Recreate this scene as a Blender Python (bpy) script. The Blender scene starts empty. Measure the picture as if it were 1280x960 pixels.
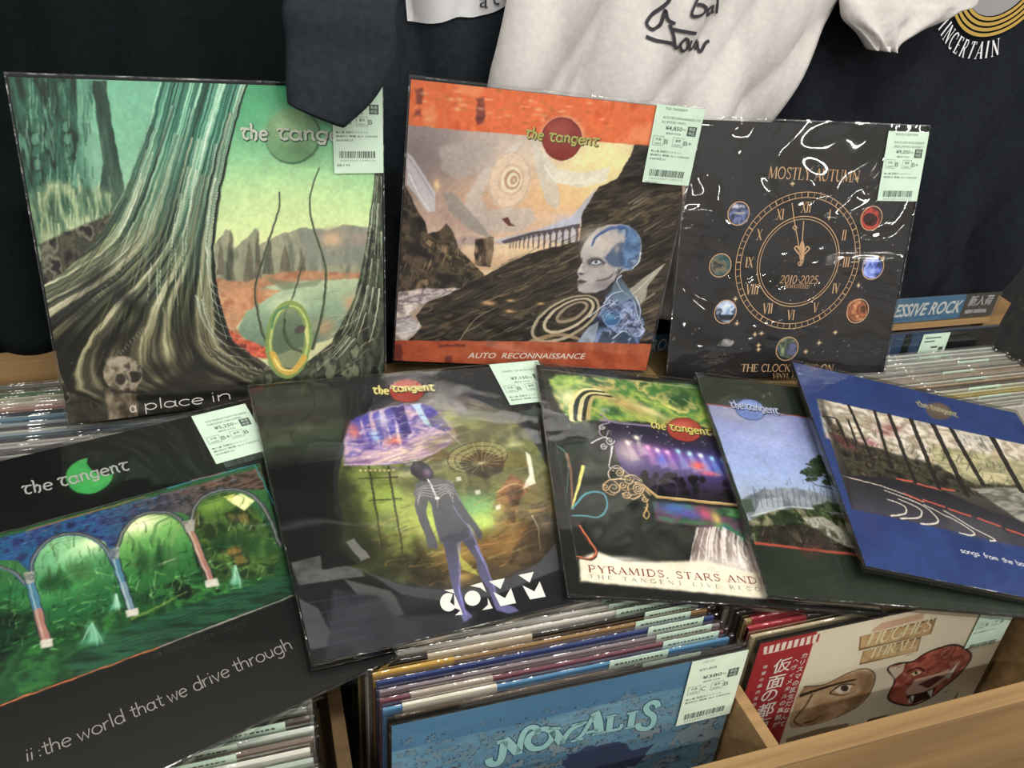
import bpy, bmesh, math, random
import numpy as np
from mathutils import Matrix, Vector

# ------------------------------------------------------------------ camera, world, lamps, exposure
SC = bpy.context.scene
COL = SC.collection
CAM_Z = 1.5
FPX = 1000.0                      # focal length in pixels of the 1280 px wide frame
# camera axes (right, down, forward) written in room axes (x along the rack, y into the rack, z up)
CM = np.array([[0.950952578, -0.088060686, 0.296537536],
               [-0.299860535, -0.497877489, 0.813757744],
               [0.075979298, -0.862764929, -0.499863806]])
cd = bpy.data.cameras.new('camera')
cam = bpy.data.objects.new('camera', cd)
COL.objects.link(cam)
cd.sensor_fit = 'HORIZONTAL'
cd.sensor_width = 36.0
cd.lens = 36.0 * FPX / 1280.0
cd.clip_start = 0.01
r_, d_, f_ = CM[:, 0], CM[:, 1], CM[:, 2]
cam.matrix_world = Matrix(((r_[0], -d_[0], -f_[0], 0), (r_[1], -d_[1], -f_[1], 0),
                           (r_[2], -d_[2], -f_[2], CAM_Z), (0, 0, 0, 1)))
SC.camera = cam

wd = bpy.data.worlds.new('world')
SC.world = wd
wd.use_nodes = True
wd.node_tree.nodes['Background'].inputs[0].default_value = (1.0, 0.97, 0.92, 1)
wd.node_tree.nodes['Background'].inputs[1].default_value = 0.22


def lamp(name, loc, size, power, color=(1, 0.97, 0.91), target=None):
    l = bpy.data.lights.new(name, 'AREA')
    l.shape = 'RECTANGLE'
    l.size, l.size_y = size
    l.energy = power
    l.color = color
    o = bpy.data.objects.new(name, l)
    COL.objects.link(o)
    o.location = loc
    if target is not None:
        d = Vector(target) - Vector(loc)
        o.rotation_euler = d.to_track_quat('-Z', 'Y').to_euler()
    return o


# rows of unseen tubes under the shop ceiling; far ones added for film highlights
for i, (lx, ly, pw) in enumerate(((-1.3, -0.05, 14), (0.5, -0.05, 18), (2.2, -0.05, 14), (-1.3, -1.35, 14), (0.5, -1.35, 18), (2.2, -1.35, 18),
                                (-0.6, -3.2, 22), (1.6, -3.2, 26), (3.6, -3.2, 26), (0.2, -5.4, 22), (2.2, -5.4, 26), (4.6, -5.4, 26))):
    lamp('unseen_tube_light', (lx, ly, 2.62), (1.25, 0.09), pw)

SC.view_settings.view_transform = 'Standard'
SC.view_settings.look = 'None'
SC.view_settings.exposure = 0.5
SC.view_settings.gamma = 1.0
SC.view_settings.use_curve_mapping = False

# ------------------------------------------------------------------ small helpers
RND = random.Random(7)


def ray(px, py):
    return CM @ np.array([(px - 640) / FPX, (py - 480) / FPX, 1.0])


def at(px, py, y):
    """Point of the room at depth y behind a measured photo position."""
    r = ray(px, py)
    p = r * (y / r[1])
    return Vector((p[0], p[1], p[2] + CAM_Z))


def tag(o, label=None, cat=None, group=None, kind=None):
    if label: o['label'] = label
    if cat: o['category'] = cat
    if group: o['group'] = group
    if kind: o['kind'] = kind
    return o


def empty(name, loc=(0, 0, 0)):
    o = bpy.data.objects.new(name, None)
    COL.objects.link(o)
    o.location = loc
    o.empty_display_size = 0.05
    return o


def link(name, me, parent=None):
    o = bpy.data.objects.new(name, me)
    COL.objects.link(o)
    if parent: o.parent = parent
    return o


def build(name, bm, mats, parent=None, smooth=False):
    me = bpy.data.meshes.new(name)
    bm.normal_update()
    bm.to_mesh(me)
    bm.free()
    for m in (mats if isinstance(mats, (list, tuple)) else [mats]):
        me.materials.append(m)
    if smooth:
        me.polygons.foreach_set('use_smooth', [True] * len(me.polygons))
    return link(name, me, parent)


def box(bm, x0, x1, y0, y1, z0, z1, mi=0):
    v = [bm.verts.new(p) for p in ((x0, y0, z0), (x1, y0, z0), (x1, y1, z0), (x0, y1, z0),
                                   (x0, y0, z1), (x1, y0, z1), (x1, y1, z1), (x0, y1, z1))]
    for f in ((0, 3, 2, 1), (4, 5, 6, 7), (0, 1, 5, 4), (1, 2, 6, 5), (2, 3, 7, 6), (3, 0, 4, 7)):
        bm.faces.new([v[i] for i in f]).material_index = mi
    return v


def bevel(bm, w=0.001, seg=2):
    bmesh.ops.bevel(bm, geom=bm.edges[:], offset=w, segments=seg, affect='EDGES', profile=0.7)


def lin(c):
    if isinstance(c, str):
        c = c.lstrip('#')
        c = [int(c[i:i + 2], 16) / 255 for i in (0, 2, 4)]
    c = np.asarray(c, float)
    return np.where(c <= 0.04045, c / 12.92, ((c + 0.055) / 1.055) ** 2.4)


def srgb(c):
    c = c.lstrip('#')
    return np.array([int(c[i:i + 2], 16) / 255 for i in (0, 2, 4)])


# ------------------------------------------------------------------ materials
def mat(name, color, rough=0.6, spec=0.4, metal=0.0, emit=None):
    m = bpy.data.materials.new(name)
    m.use_nodes = True
    b = m.node_tree.nodes['Principled BSDF']
    c = lin(color)
    b.inputs['Base Color'].default_value = (*c, 1)
    b.inputs['Roughness'].default_value = rough
    b.inputs['Specular IOR Level'].default_value = spec
    b.inputs['Metallic'].default_value = metal
    return m


_cc = {}


def flat(color, rough=0.55, spec=0.3, sat=.82):
    c = srgb(color)
    c = c.mean() + (c - c.mean()) * sat
    k = (color, rough, spec)
    if k not in _cc:
        _cc[k] = mat('print_' + color.strip('#'), c, rough, spec)
    return _cc[k]


def noise_mat(name, c1, c2, scale=(8, 8, 8), detail=6, rough=0.7, bump=0.0, lo=0.3, hi=0.7, spec=0.3, bscale=None, rot=(0, 0, 0)):
    m = mat(name, c1, rough, spec)
    nt = m.node_tree
    b = nt.nodes['Principled BSDF']
    tc = nt.nodes.new('ShaderNodeTexCoord')
    mp = nt.nodes.new('ShaderNodeMapping')
    mp.inputs['Scale'].default_value = scale
    mp.inputs['Rotation'].default_value = rot
    n = nt.nodes.new('ShaderNodeTexNoise')
    n.inputs['Scale'].default_value = 1.0
    n.inputs['Detail'].default_value = detail
    r = nt.nodes.new('ShaderNodeValToRGB')
    r.color_ramp.elements[0].position = lo
    r.color_ramp.elements[1].position = hi
    r.color_ramp.elements[0].color = (*lin(c1), 1)
    r.color_ramp.elements[1].color = (*lin(c2), 1)
    nt.links.new(tc.outputs['Object'], mp.inputs['Vector'])
    nt.links.new(mp.outputs['Vector'], n.inputs['Vector'])
    nt.links.new(n.outputs['Fac'], r.inputs['Fac'])
    nt.links.new(r.outputs['Color'], b.inputs['Base Color'])
    if bump:
        bp = nt.nodes.new('ShaderNodeBump')
        bp.inputs['Strength'].default_value = bump
        bp.inputs['Distance'].default_value = 0.002
        if bscale:
            n2 = nt.nodes.new('ShaderNodeTexNoise')
            n2.inputs['Scale'].default_value = bscale
            n2.inputs['Detail'].default_value = 3
            nt.links.new(tc.outputs['Object'], n2.inputs['Vector'])
            nt.links.new(n2.outputs['Fac'], bp.inputs['Height'])
        else:
            nt.links.new(n.outputs['Fac'], bp.inputs['Height'])
        nt.links.new(bp.outputs['Normal'], b.inputs['Normal'])
    return m


def film_mat(name, rough=0.06, scale=9.0, strength=0.25, stretch=(1, 1, 1), fac=1.7, dist=.01):
    """Clear record sleeve: see-through film with a fresnel gloss and soft crinkles."""
    m = bpy.data.materials.new(name)
    m.use_nodes = True
    nt = m.node_tree
    nt.nodes.remove(nt.nodes['Principled BSDF'])
    out = nt.nodes['Material Output']
    tr = nt.nodes.new('ShaderNodeBsdfTransparent')
    tr.inputs[0].default_value = (0.97, 0.975, 0.97, 1)
    gl = nt.nodes.new('ShaderNodeBsdfGlossy')
    gl.inputs['Roughness'].default_value = rough
    fr = nt.nodes.new('ShaderNodeFresnel')
    fr.inputs['IOR'].default_value = 1.5
    mx = nt.nodes.new('ShaderNodeMixShader')
    tc = nt.nodes.new('ShaderNodeTexCoord')
    mp = nt.nodes.new('ShaderNodeMapping')
    mp.inputs['Scale'].default_value = stretch
    n = nt.nodes.new('ShaderNodeTexNoise')
    n.inputs['Scale'].default_value = scale
    n.inputs['Detail'].default_value = 3
    n.inputs['Roughness'].default_value = 0.45
    n.inputs['Distortion'].default_value = 0.6
    bp = nt.nodes.new('ShaderNodeBump')
    bp.inputs['Strength'].default_value = strength
    bp.inputs['Distance'].default_value = dist
    mu = nt.nodes.new('ShaderNodeMath')
    mu.operation = 'MULTIPLY'
    mu.inputs[1].default_value = fac
    mu.use_clamp = True
    nt.links.new(tc.outputs['Object'], mp.inputs['Vector'])
    nt.links.new(mp.outputs['Vector'], n.inputs['Vector'])
    nt.links.new(n.outputs['Fac'], bp.inputs['Height'])
    nt.links.new(bp.outputs['Normal'], gl.inputs['Normal'])
    nt.links.new(bp.outputs['Normal'], fr.inputs['Normal'])
    nt.links.new(fr.outputs['Fac'], mu.inputs[0])
    mn = nt.nodes.new('ShaderNodeMath')
    mn.operation = 'MINIMUM'
    mn.inputs[1].default_value = 0.34
    nt.links.new(mu.outputs[0], mn.inputs[0])
    nt.links.new(mn.outputs[0], mx.inputs['Fac'])
    nt.links.new(tr.outputs[0], mx.inputs[1])
    nt.links.new(gl.outputs[0], mx.inputs[2])
    nt.links.new(mx.outputs[0], out.inputs['Surface'])
    return m


def print_mat(name, rough=0.42, spec=0.35):
    """Printed card: colour comes from the print stored on the mesh."""
    m = mat(name, '#808080', rough, spec)
    nt = m.node_tree
    a = nt.nodes.new('ShaderNodeAttribute')
    a.attribute_name = 'ink'
    nt.links.new(a.outputs['Color'], nt.nodes['Principled BSDF'].inputs['Base Color'])
    return m


OAK = noise_mat('oak', '#745a3a', '#9c7e56', (3, 70, 70), 7, 0.5, 0.15, 0.3, 0.72, 0.3)
OAK_FACE = noise_mat('oak_face', '#6f5534', '#8d6f49', (5, 30, 38), 7, 0.5, 0.15, 0.3, 0.72, 0.3, rot=(0, 0.5, 0))
OAK_DARK = noise_mat('oak_dark', '#55432d', '#6f593c', (30, 30, 4), 7, 0.6, 0.1)
OAK_SIDE = noise_mat('oak_side', '#66522f', '#7c6542', (30, 4, 30), 7, 0.6, 0.1)
FILM = film_mat('clear_film', 0.04, 4.0, 0.35)
FILM_CRINKLED = film_mat('clear_film_crinkled', 0.03, 4.2, 1.0, (1, 1.5, 1), dist=.042)
FILM_BIN = film_mat('clear_film_bin', 0.12, 30.0, 0.4)
EDGE_GLINT = film_mat('film_edge_glint', 0.25, 60.0, 0.5, fac=3.0)  # extra glossy film for the bright lines along sleeve edges
INK = print_mat('cover_print')
BLACK_EDGE = mat('black_card_edge', '#1b1a19', 0.5)
MINT = noise_mat('mint_paper', '#b4cbb8', '#bfd4c2', (40, 40, 40), 3, 0.8)
MINT_PALE = noise_mat('pale_mint_paper', '#c0cebb', '#cbd7c4', (40, 40, 40), 3, 0.8)
TAG_INK = mat('tag_ink', '#4b5550', 0.8, 0.1)
WALL = noise_mat('dark_wall', '#191a1b', '#282827', (60, 60, 60), 8, 0.85, 0.2)
# ------------------------------------------------------------------ lettering
def _el(cx, cy, rx, ry, a0=0, a1=360, n=14):
    return [(cx + rx * math.cos(math.radians(a0 + (a1 - a0) * i / n)), cy + ry * math.sin(math.radians(a0 + (a1 - a0) * i / n))) for i in range(n + 1)]


LOW = {   # hand-drawn lower case: advance, strokes (x-height 1)
 'a': (1.0, [_el(.38, .45, .36, .45), [(.76, .95), (.76, .12), (.9, 0)]]),
 'b': (.95, [[(.06, 1.6), (.06, 0)], _el(.42, .45, .36, .45)]),
 'c': (.85, [_el(.42, .45, .4, .45, 45, 315)]),
 'd': (.95, [_el(.4, .45, .36, .45), [(.78, 1.6), (.78, 0)]]),
 'e': (.92, [[(.06, .46), (.78, .52)], _el(.42, .45, .38, .46, 8, 318)]),
 'f': (.62, [[(.62, 1.5), (.46, 1.6), (.3, 1.4), (.3, 0)], [(.04, .92), (.56, .92)]]),
 'g': (.98, [_el(.4, .45, .37, .45), [(.78, .95), (.78, -.2), (.62, -.5), (.3, -.54), (.08, -.36)]]),
 'h': (.9, [[(.06, 1.6), (.06, 0)], [(.06, .6), (.3, .9), (.55, .88), (.68, .65), (.68, 0)]]),
 'i': (.34, [[(.12, .92), (.12, 0)], [(.12, 1.22), (.12, 1.36)]]),
 'l': (.34, [[(.12, 1.6), (.12, 0)]]),
 'm': (1.2, [[(.06, .92), (.06, 0)], [(.06, .6), (.25, .9), (.42, .85), (.5, .6), (.5, 0)], [(.5, .6), (.7, .9), (.87, .85), (.96, .6), (.96, 0)]]),
 'n': (.9, [[(.06, .92), (.06, 0)], [(.06, .6), (.3, .9), (.55, .88), (.68, .65), (.68, 0)]]),
 'o': (.98, [_el(.44, .45, .4, .46)]),
 'p': (.95, [[(.06, .95), (.06, -.6)], _el(.42, .45, .36, .45)]),
 'r': (.62, [[(.06, .92), (.06, 0)], [(.06, .55), (.25, .85), (.52, .9)]]),
 's': (.76, [[(.62, .8), (.4, .93), (.12, .78), (.2, .55), (.5, .4), (.6, .18), (.35, 0), (.05, .12)]]),
 't': (.7, [[(.3, 1.35), (.3, .2), (.42, .02), (.62, .08)], [(.02, .94), (.62, .94)]]),
 'u': (.9, [[(.06, .92), (.06, .3), (.25, .02), (.5, .06), (.68, .3)], [(.68, .92), (.68, 0)]]),
 'v': (.8, [[(.02, .92), (.34, 0), (.7, .95)]]),
 'w': (1.15, [[(.02, .92), (.25, 0), (.52, .8), (.76, 0), (1.04, .95)]]),
 'y': (.85, [[(.02, .92), (.36, .05)], [(.72, .95), (.36, .05), (.1, -.55)]]),
 ':': (.34, [[(.12, .75), (.12, .62)], [(.12, .22), (.12, .08)]]),
 ' ': (.6, []),
}
UNC = dict(LOW)   # uncial variants used for the round band lettering
UNC['t'] = (.95, [[(.02, .86), (.12, 1.05), (.9, 1.0)], [(.5, 1.0), (.25, .6), (.3, .15), (.55, 0), (.8, .12)]])
UNC['n'] = (.95, [[(.02, .95), (.14, .85), (.14, 0)], [(.14, .7), (.4, .98), (.66, .8), (.66, .2), (.82, 0)]])
UNC['h'] = (.95, [[(.02, 1.6), (.14, 1.45), (.14, 0)], [(.14, .6), (.4, .9), (.66, .7), (.6, .1), (.4, -.12)]])
UNC['g'] = (1.0, [_el(.42, .5, .36, .42), [(.78, 1.0), (.72, .3), (.6, -.25), (.25, -.3), (.1, -.1)]])

TH, TN = .15, .055
CAP = {   # roman capitals: advance, (width, stroke) list, serif feet
 'A': (.84, [(TN, [(.06, 0), (.4, 1)]), (TH, [(.39, 1), (.74, 0)]), (TN, [(.18, .34), (.6, .34)])], [(.06, 0), (.74, 0)]),
 'C': (.86, [(.11, _el(.46, .5, .4, .48, 50, 310)), (TN, [(.74, .98), (.74, .68)])], []),
 'D': (.9, [(TH, [(.14, 1), (.14, 0)]), (.1, [(.14, .97), (.5, .95), (.76, .72), (.8, .5), (.76, .28), (.5, .05), (.14, .03)])], [(.1, 0), (.1, 1)]),
 'E': (.72, [(TH, [(.14, 1), (.14, 0)]), (TN, [(.1, .97), (.6, .97), (.6, .8)]), (TN, [(.14, .52), (.5, .52)]), (TN, [(.1, .03), (.62, .03), (.64, .2)])], [(.1, 0), (.1, 1)]),
 'G': (.92, [(.11, _el(.46, .5, .4, .48, 50, 330)), (TH, [(.78, .46), (.78, .06)])], [(.76, .46)]),
 'H': (.95, [(TH, [(.14, 1), (.14, 0)]), (TH, [(.78, 1), (.78, 0)]), (TN, [(.14, .52), (.78, .52)])], [(.14, 0), (.14, 1), (.78, 0), (.78, 1)]),
 'I': (.4, [(TH, [(.18, 1), (.18, 0)])], [(.18, 0), (.18, 1)]),
 'K': (.88, [(TH, [(.14, 1), (.14, 0)]), (TN, [(.72, 1), (.16, .45)]), (TH, [(.34, .6), (.78, 0)])], [(.14, 0), (.14, 1), (.72, 1), (.78, 0)]),
 'L': (.72, [(TH, [(.14, 1), (.14, 0)]), (TN, [(.1, .03), (.62, .03), (.64, .24)])], [(.14, 0), (.14, 1)]),
 'M': (1.1, [(TN, [(.1, 0), (.16, 1)]), (TH, [(.16, 1), (.5, .05)]), (TN, [(.5, .05), (.86, 1)]), (TH, [(.88, 1), (.94, 0)])], [(.1, 0), (.94, 0)]),
 'N': (.98, [(TN, [(.12, 0), (.12, 1)]), (TH, [(.12, .98), (.8, .02)]), (TN, [(.8, 0), (.8, 1)])], [(.12, 0), (.8, 1)]),
 'O': (.98, [(.12, _el(.46, .5, .4, .48, 0, 360, 20))], []),
 'P': (.76, [(TH, [(.14, 1), (.14, 0)]), (.09, [(.14, .97), (.45, .97), (.62, .84), (.62, .62), (.45, .48), (.14, .48)])], [(.14, 0), (.1, 1)]),
 'R': (.86, [(TH, [(.14, 1), (.14, 0)]), (.09, [(.14, .97), (.45, .97), (.6, .84), (.6, .64), (.45, .5), (.14, .5)]), (.13, [(.38, .5), (.78, 0)])], [(.14, 0), (.1, 1), (.78, 0)]),
 'S': (.68, [(.1, [(.56, .8), (.46, .95), (.26, .97), (.12, .84), (.14, .66), (.34, .53), (.54, .38), (.56, .18), (.42, .04), (.22, .04), (.08, .2)]), (TN, [(.57, .98), (.56, .76)])], []),
 'T': (.8, [(TH, [(.38, 1), (.38, 0)]), (TN, [(.05, .82), (.05, .97), (.71, .97), (.71, .82)])], [(.38, 0)]),
 'U': (.9, [(TH, [(.14, 1), (.14, .3), (.26, .06), (.46, .02)]), (TN, [(.44, .02), (.64, .08), (.74, .3), (.74, 1)])], [(.14, 1), (.74, 1)]),
 'V': (.84, [(TH, [(.08, 1), (.41, 0)]), (TN, [(.41, 0), (.76, 1)])], [(.08, 1), (.76, 1)]),
 'X': (.84, [(TH, [(.1, 1), (.74, 0)]), (TN, [(.74, 1), (.1, 0)])], [(.1, 0), (.1, 1), (.74, 0), (.74, 1)]),
 'Y': (.82, [(TH, [(.08, 1), (.4, .45)]), (TN, [(.74, 1), (.4, .45)]), (TH, [(.4, .48), (.4, 0)])], [(.08, 1), (.74, 1), (.4, 0)]),
 ',': (.3, [(.1, [(.14, .06), (.08, -.16)])], []),
 '-': (.45, [(.07, [(.08, .45), (.36, .45)])], []),
 '0': (.72, [(.1, _el(.34, .5, .26, .48, 0, 360, 18))], []),
 '1': (.45, [(TH, [(.22, 1), (.22, 0)])], [(.22, 0)]),
 '2': (.68, [(.09, [(.1, .78), (.26, .97), (.48, .92), (.56, .72), (.42, .45), (.08, .05), (.6, .05)])], []),
 '5': (.66, [(.09, [(.54, .96), (.18, .96), (.14, .56), (.4, .6), (.56, .42), (.52, .14), (.3, .02), (.08, .1)])], []),
 ' ': (.45, [], []),
}


def ribbon(bm, pts, w, z=0.0, closed=False, mi=0):
    """Flat pen stroke of width w along 2-D points, laid at height z."""
    P = [Vector((p[0], p[1])) for p in pts]
    Q = [P[0]]
    for p in P[1:]:
        if (p - Q[-1]).length > 1e-7: Q.append(p)
    if len(Q) < 2: return
    if (Q[0] - Q[-1]).length < 1e-6: closed = True; Q.pop()
    n = len(Q)
    L, R = [], []
    for i in range(n):
        a = Q[i - 1] if (i > 0 or closed) else None
        b = Q[(i + 1) % n] if (i < n - 1 or closed) else None
        d1 = (Q[i] - a).normalized() if a is not None else None
        d2 = (b - Q[i]).normalized() if b is not None else None
        t = (d1 + d2) if (d1 is not None and d2 is not None) else (d1 if d1 is not None else d2)
        if t.length < 0.2: t = d1
        t = t.normalized()
        nr = Vector((-t.y, t.x))
        k = 1.0
        if d1 is not None and d2 is not None:
            k = 1 / max(0.55, nr.dot(Vector((-d1.y, d1.x))))
        ww = w(i / max(1, n - 1)) if callable(w) else w
        L.append(bm.verts.new((Q[i].x + nr.x * ww * k / 2, Q[i].y + nr.y * ww * k / 2, z)))
        R.append(bm.verts.new((Q[i].x - nr.x * ww * k / 2, Q[i].y - nr.y * ww * k / 2, z)))
    for i in range(n if closed else n - 1):
        j = (i + 1) % n
        bm.faces.new((R[i], R[j], L[j], L[i])).material_index = mi


def poly_face(bm, pts, z=0.0, mi=0):
    f = bm.faces.new([bm.verts.new((p[0], p[1], z)) for p in pts])
    f.material_index = mi
    if f.calc_area() and (f.normal_update() or f.normal.z < 0): f.normal_flip()
    return f


def spline(pts, n=6):
    P = [np.array(p, float) for p in pts]
    if len(P) < 3: return [tuple(p) for p in P]
    out = []
    for i in range(len(P) - 1):
        p0, p1, p2, p3 = P[max(i - 1, 0)], P[i], P[i + 1], P[min(i + 2, len(P) - 1)]
        for k in range(n):
            t = k / n
            out.append(tuple(0.5 * (2 * p1 + (p2 - p0) * t + (2 * p0 - 5 * p1 + 4 * p2 - p3) * t * t + (3 * p1 - p0 - 3 * p2 + p3) * t ** 3)))
    out.append(tuple(P[-1]))
    return out


def hand_text(bm, s, p0, p1, xh, w=.14, z=0.0, font=LOW, slant=0.0, mi=0, arc=0.0):
    """Stroke lettering from p0 to p1 on the local plane, x-height xh."""
    p0, p1 = Vector(p0[:2]), Vector(p1[:2])
    d = p1 - p0
    tot = sum(font[c][0] for c in s)
    sx = d.length / tot
    ex = d.normalized()
    ey = Vector((-ex.y, ex.x))
    x = 0.0
    for c in s:
        adv, st = font[c]
        for l in st:
            pts = []
            for (a, b) in l:
                u = (x + a + slant * b) * sx
                tt = u / d.length - .5
                q = p0 + ex * u + ey * (b * xh + arc * (0.25 - tt * tt) * 4)
                pts.append((q.x, q.y))
            ribbon(bm, pts, w * xh, z, mi=mi)
        x += adv


def cap_text(bm, s, p0, p1, h, z=0.0, weight=1.0, slant=0.0, mi=0, track=0.0, serif=.26):
    p0, p1 = Vector(p0[:2]), Vector(p1[:2])
    d = p1 - p0
    tot = sum(CAP[c][0] + track for c in s) - track
    sx = d.length / tot
    ex = d.normalized()
    ey = Vector((-ex.y, ex.x))
    x = 0.0

    def T(a, b):
        q = p0 + ex * ((x + a + slant * b) * sx) + ey * (b * h)
        return (q.x, q.y)
    for c in s:
        adv, st, ft = CAP[c]
        for (w, l) in st:
            ribbon(bm, [T(*p) for p in l], w * weight * (h + sx) / 2, z, mi=mi)
        for (a, b) in ft:
            yy = .02 if b < .5 else b - .02
            ribbon(bm, [T(a - serif / 2, yy), T(a + serif / 2, yy)], .045 * weight * h, z, mi=mi)
        x += adv + track


_fc = None


def type_text(bm, s, origin, size, ex=(1, 0), z=0.0, sx=1.0, shear=0.0, bold=0.0, width=None, align='LEFT', mi=0):
    """Type-set lettering (built-in face), placed on the local plane of bm."""
    global _fc
    cu = bpy.data.curves.new('type', 'FONT')
    cu.body = s
    cu.size = 1.0
    cu.shear = shear
    cu.offset = bold
    cu.resolution_u = 3
    cu.fill_mode = 'BOTH'
    o = bpy.data.objects.new('type', cu)
    COL.objects.link(o)
    dg = bpy.context.evaluated_depsgraph_get()
    me = bpy.data.meshes.new_from_object(o.evaluated_get(dg))
    vs = np.zeros(len(me.vertices) * 3)
    me.vertices.foreach_get('co', vs)
    vs = vs.reshape(-1, 3)
    ex = Vector(ex).normalized()
    ey = Vector((-ex.y, ex.x))
    if len(vs):
        x0, x1 = vs[:, 0].min(), vs[:, 0].max()
        if width: sx = width / ((x1 - x0) * size)
        off = {'LEFT': x0, 'CENTER': (x0 + x1) / 2, 'RIGHT': x1}[align]
        bv = [bm.verts.new((origin[0] + ex.x * (v[0] - off) * size * sx + ey.x * v[1] * size,
                            origin[1] + ex.y * (v[0] - off) * size * sx + ey.y * v[1] * size, z)) for v in vs]
        for p in me.polygons:
            try:
                bm.faces.new([bv[i] for i in p.vertices]).material_index = mi
            except ValueError:
                pass
    bpy.data.objects.remove(o)
    bpy.data.curves.remove(cu)
    bpy.data.meshes.remove(me)


# ------------------------------------------------------------------ prints: a small painter working in sleeve coordinates
def vnoise(U, V, sx, sy, seed, octv=4, gain=.55):
    out = np.zeros_like(U)
    amp, tot = 1.0, 0.0
    rg = np.random.default_rng(seed)
    for o in range(octv):
        a, b = U * sx, V * sy
        a = a - a.min(); b = b - b.min()
        ia, ib = np.floor(a).astype(int), np.floor(b).astype(int)
        fa, fb = a - ia, b - ib
        fa = fa * fa * (3 - 2 * fa); fb = fb * fb * (3 - 2 * fb)
        L = rg.random((ia.max() + 2, ib.max() + 2))
        v = (L[ia, ib] * (1 - fa) + L[ia + 1, ib] * fa) * (1 - fb) + (L[ia, ib + 1] * (1 - fa) + L[ia + 1, ib + 1] * fa) * fb
        out += v * amp
        tot += amp
        amp *= gain
        sx *= 2; sy *= 2
    return out / tot


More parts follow.
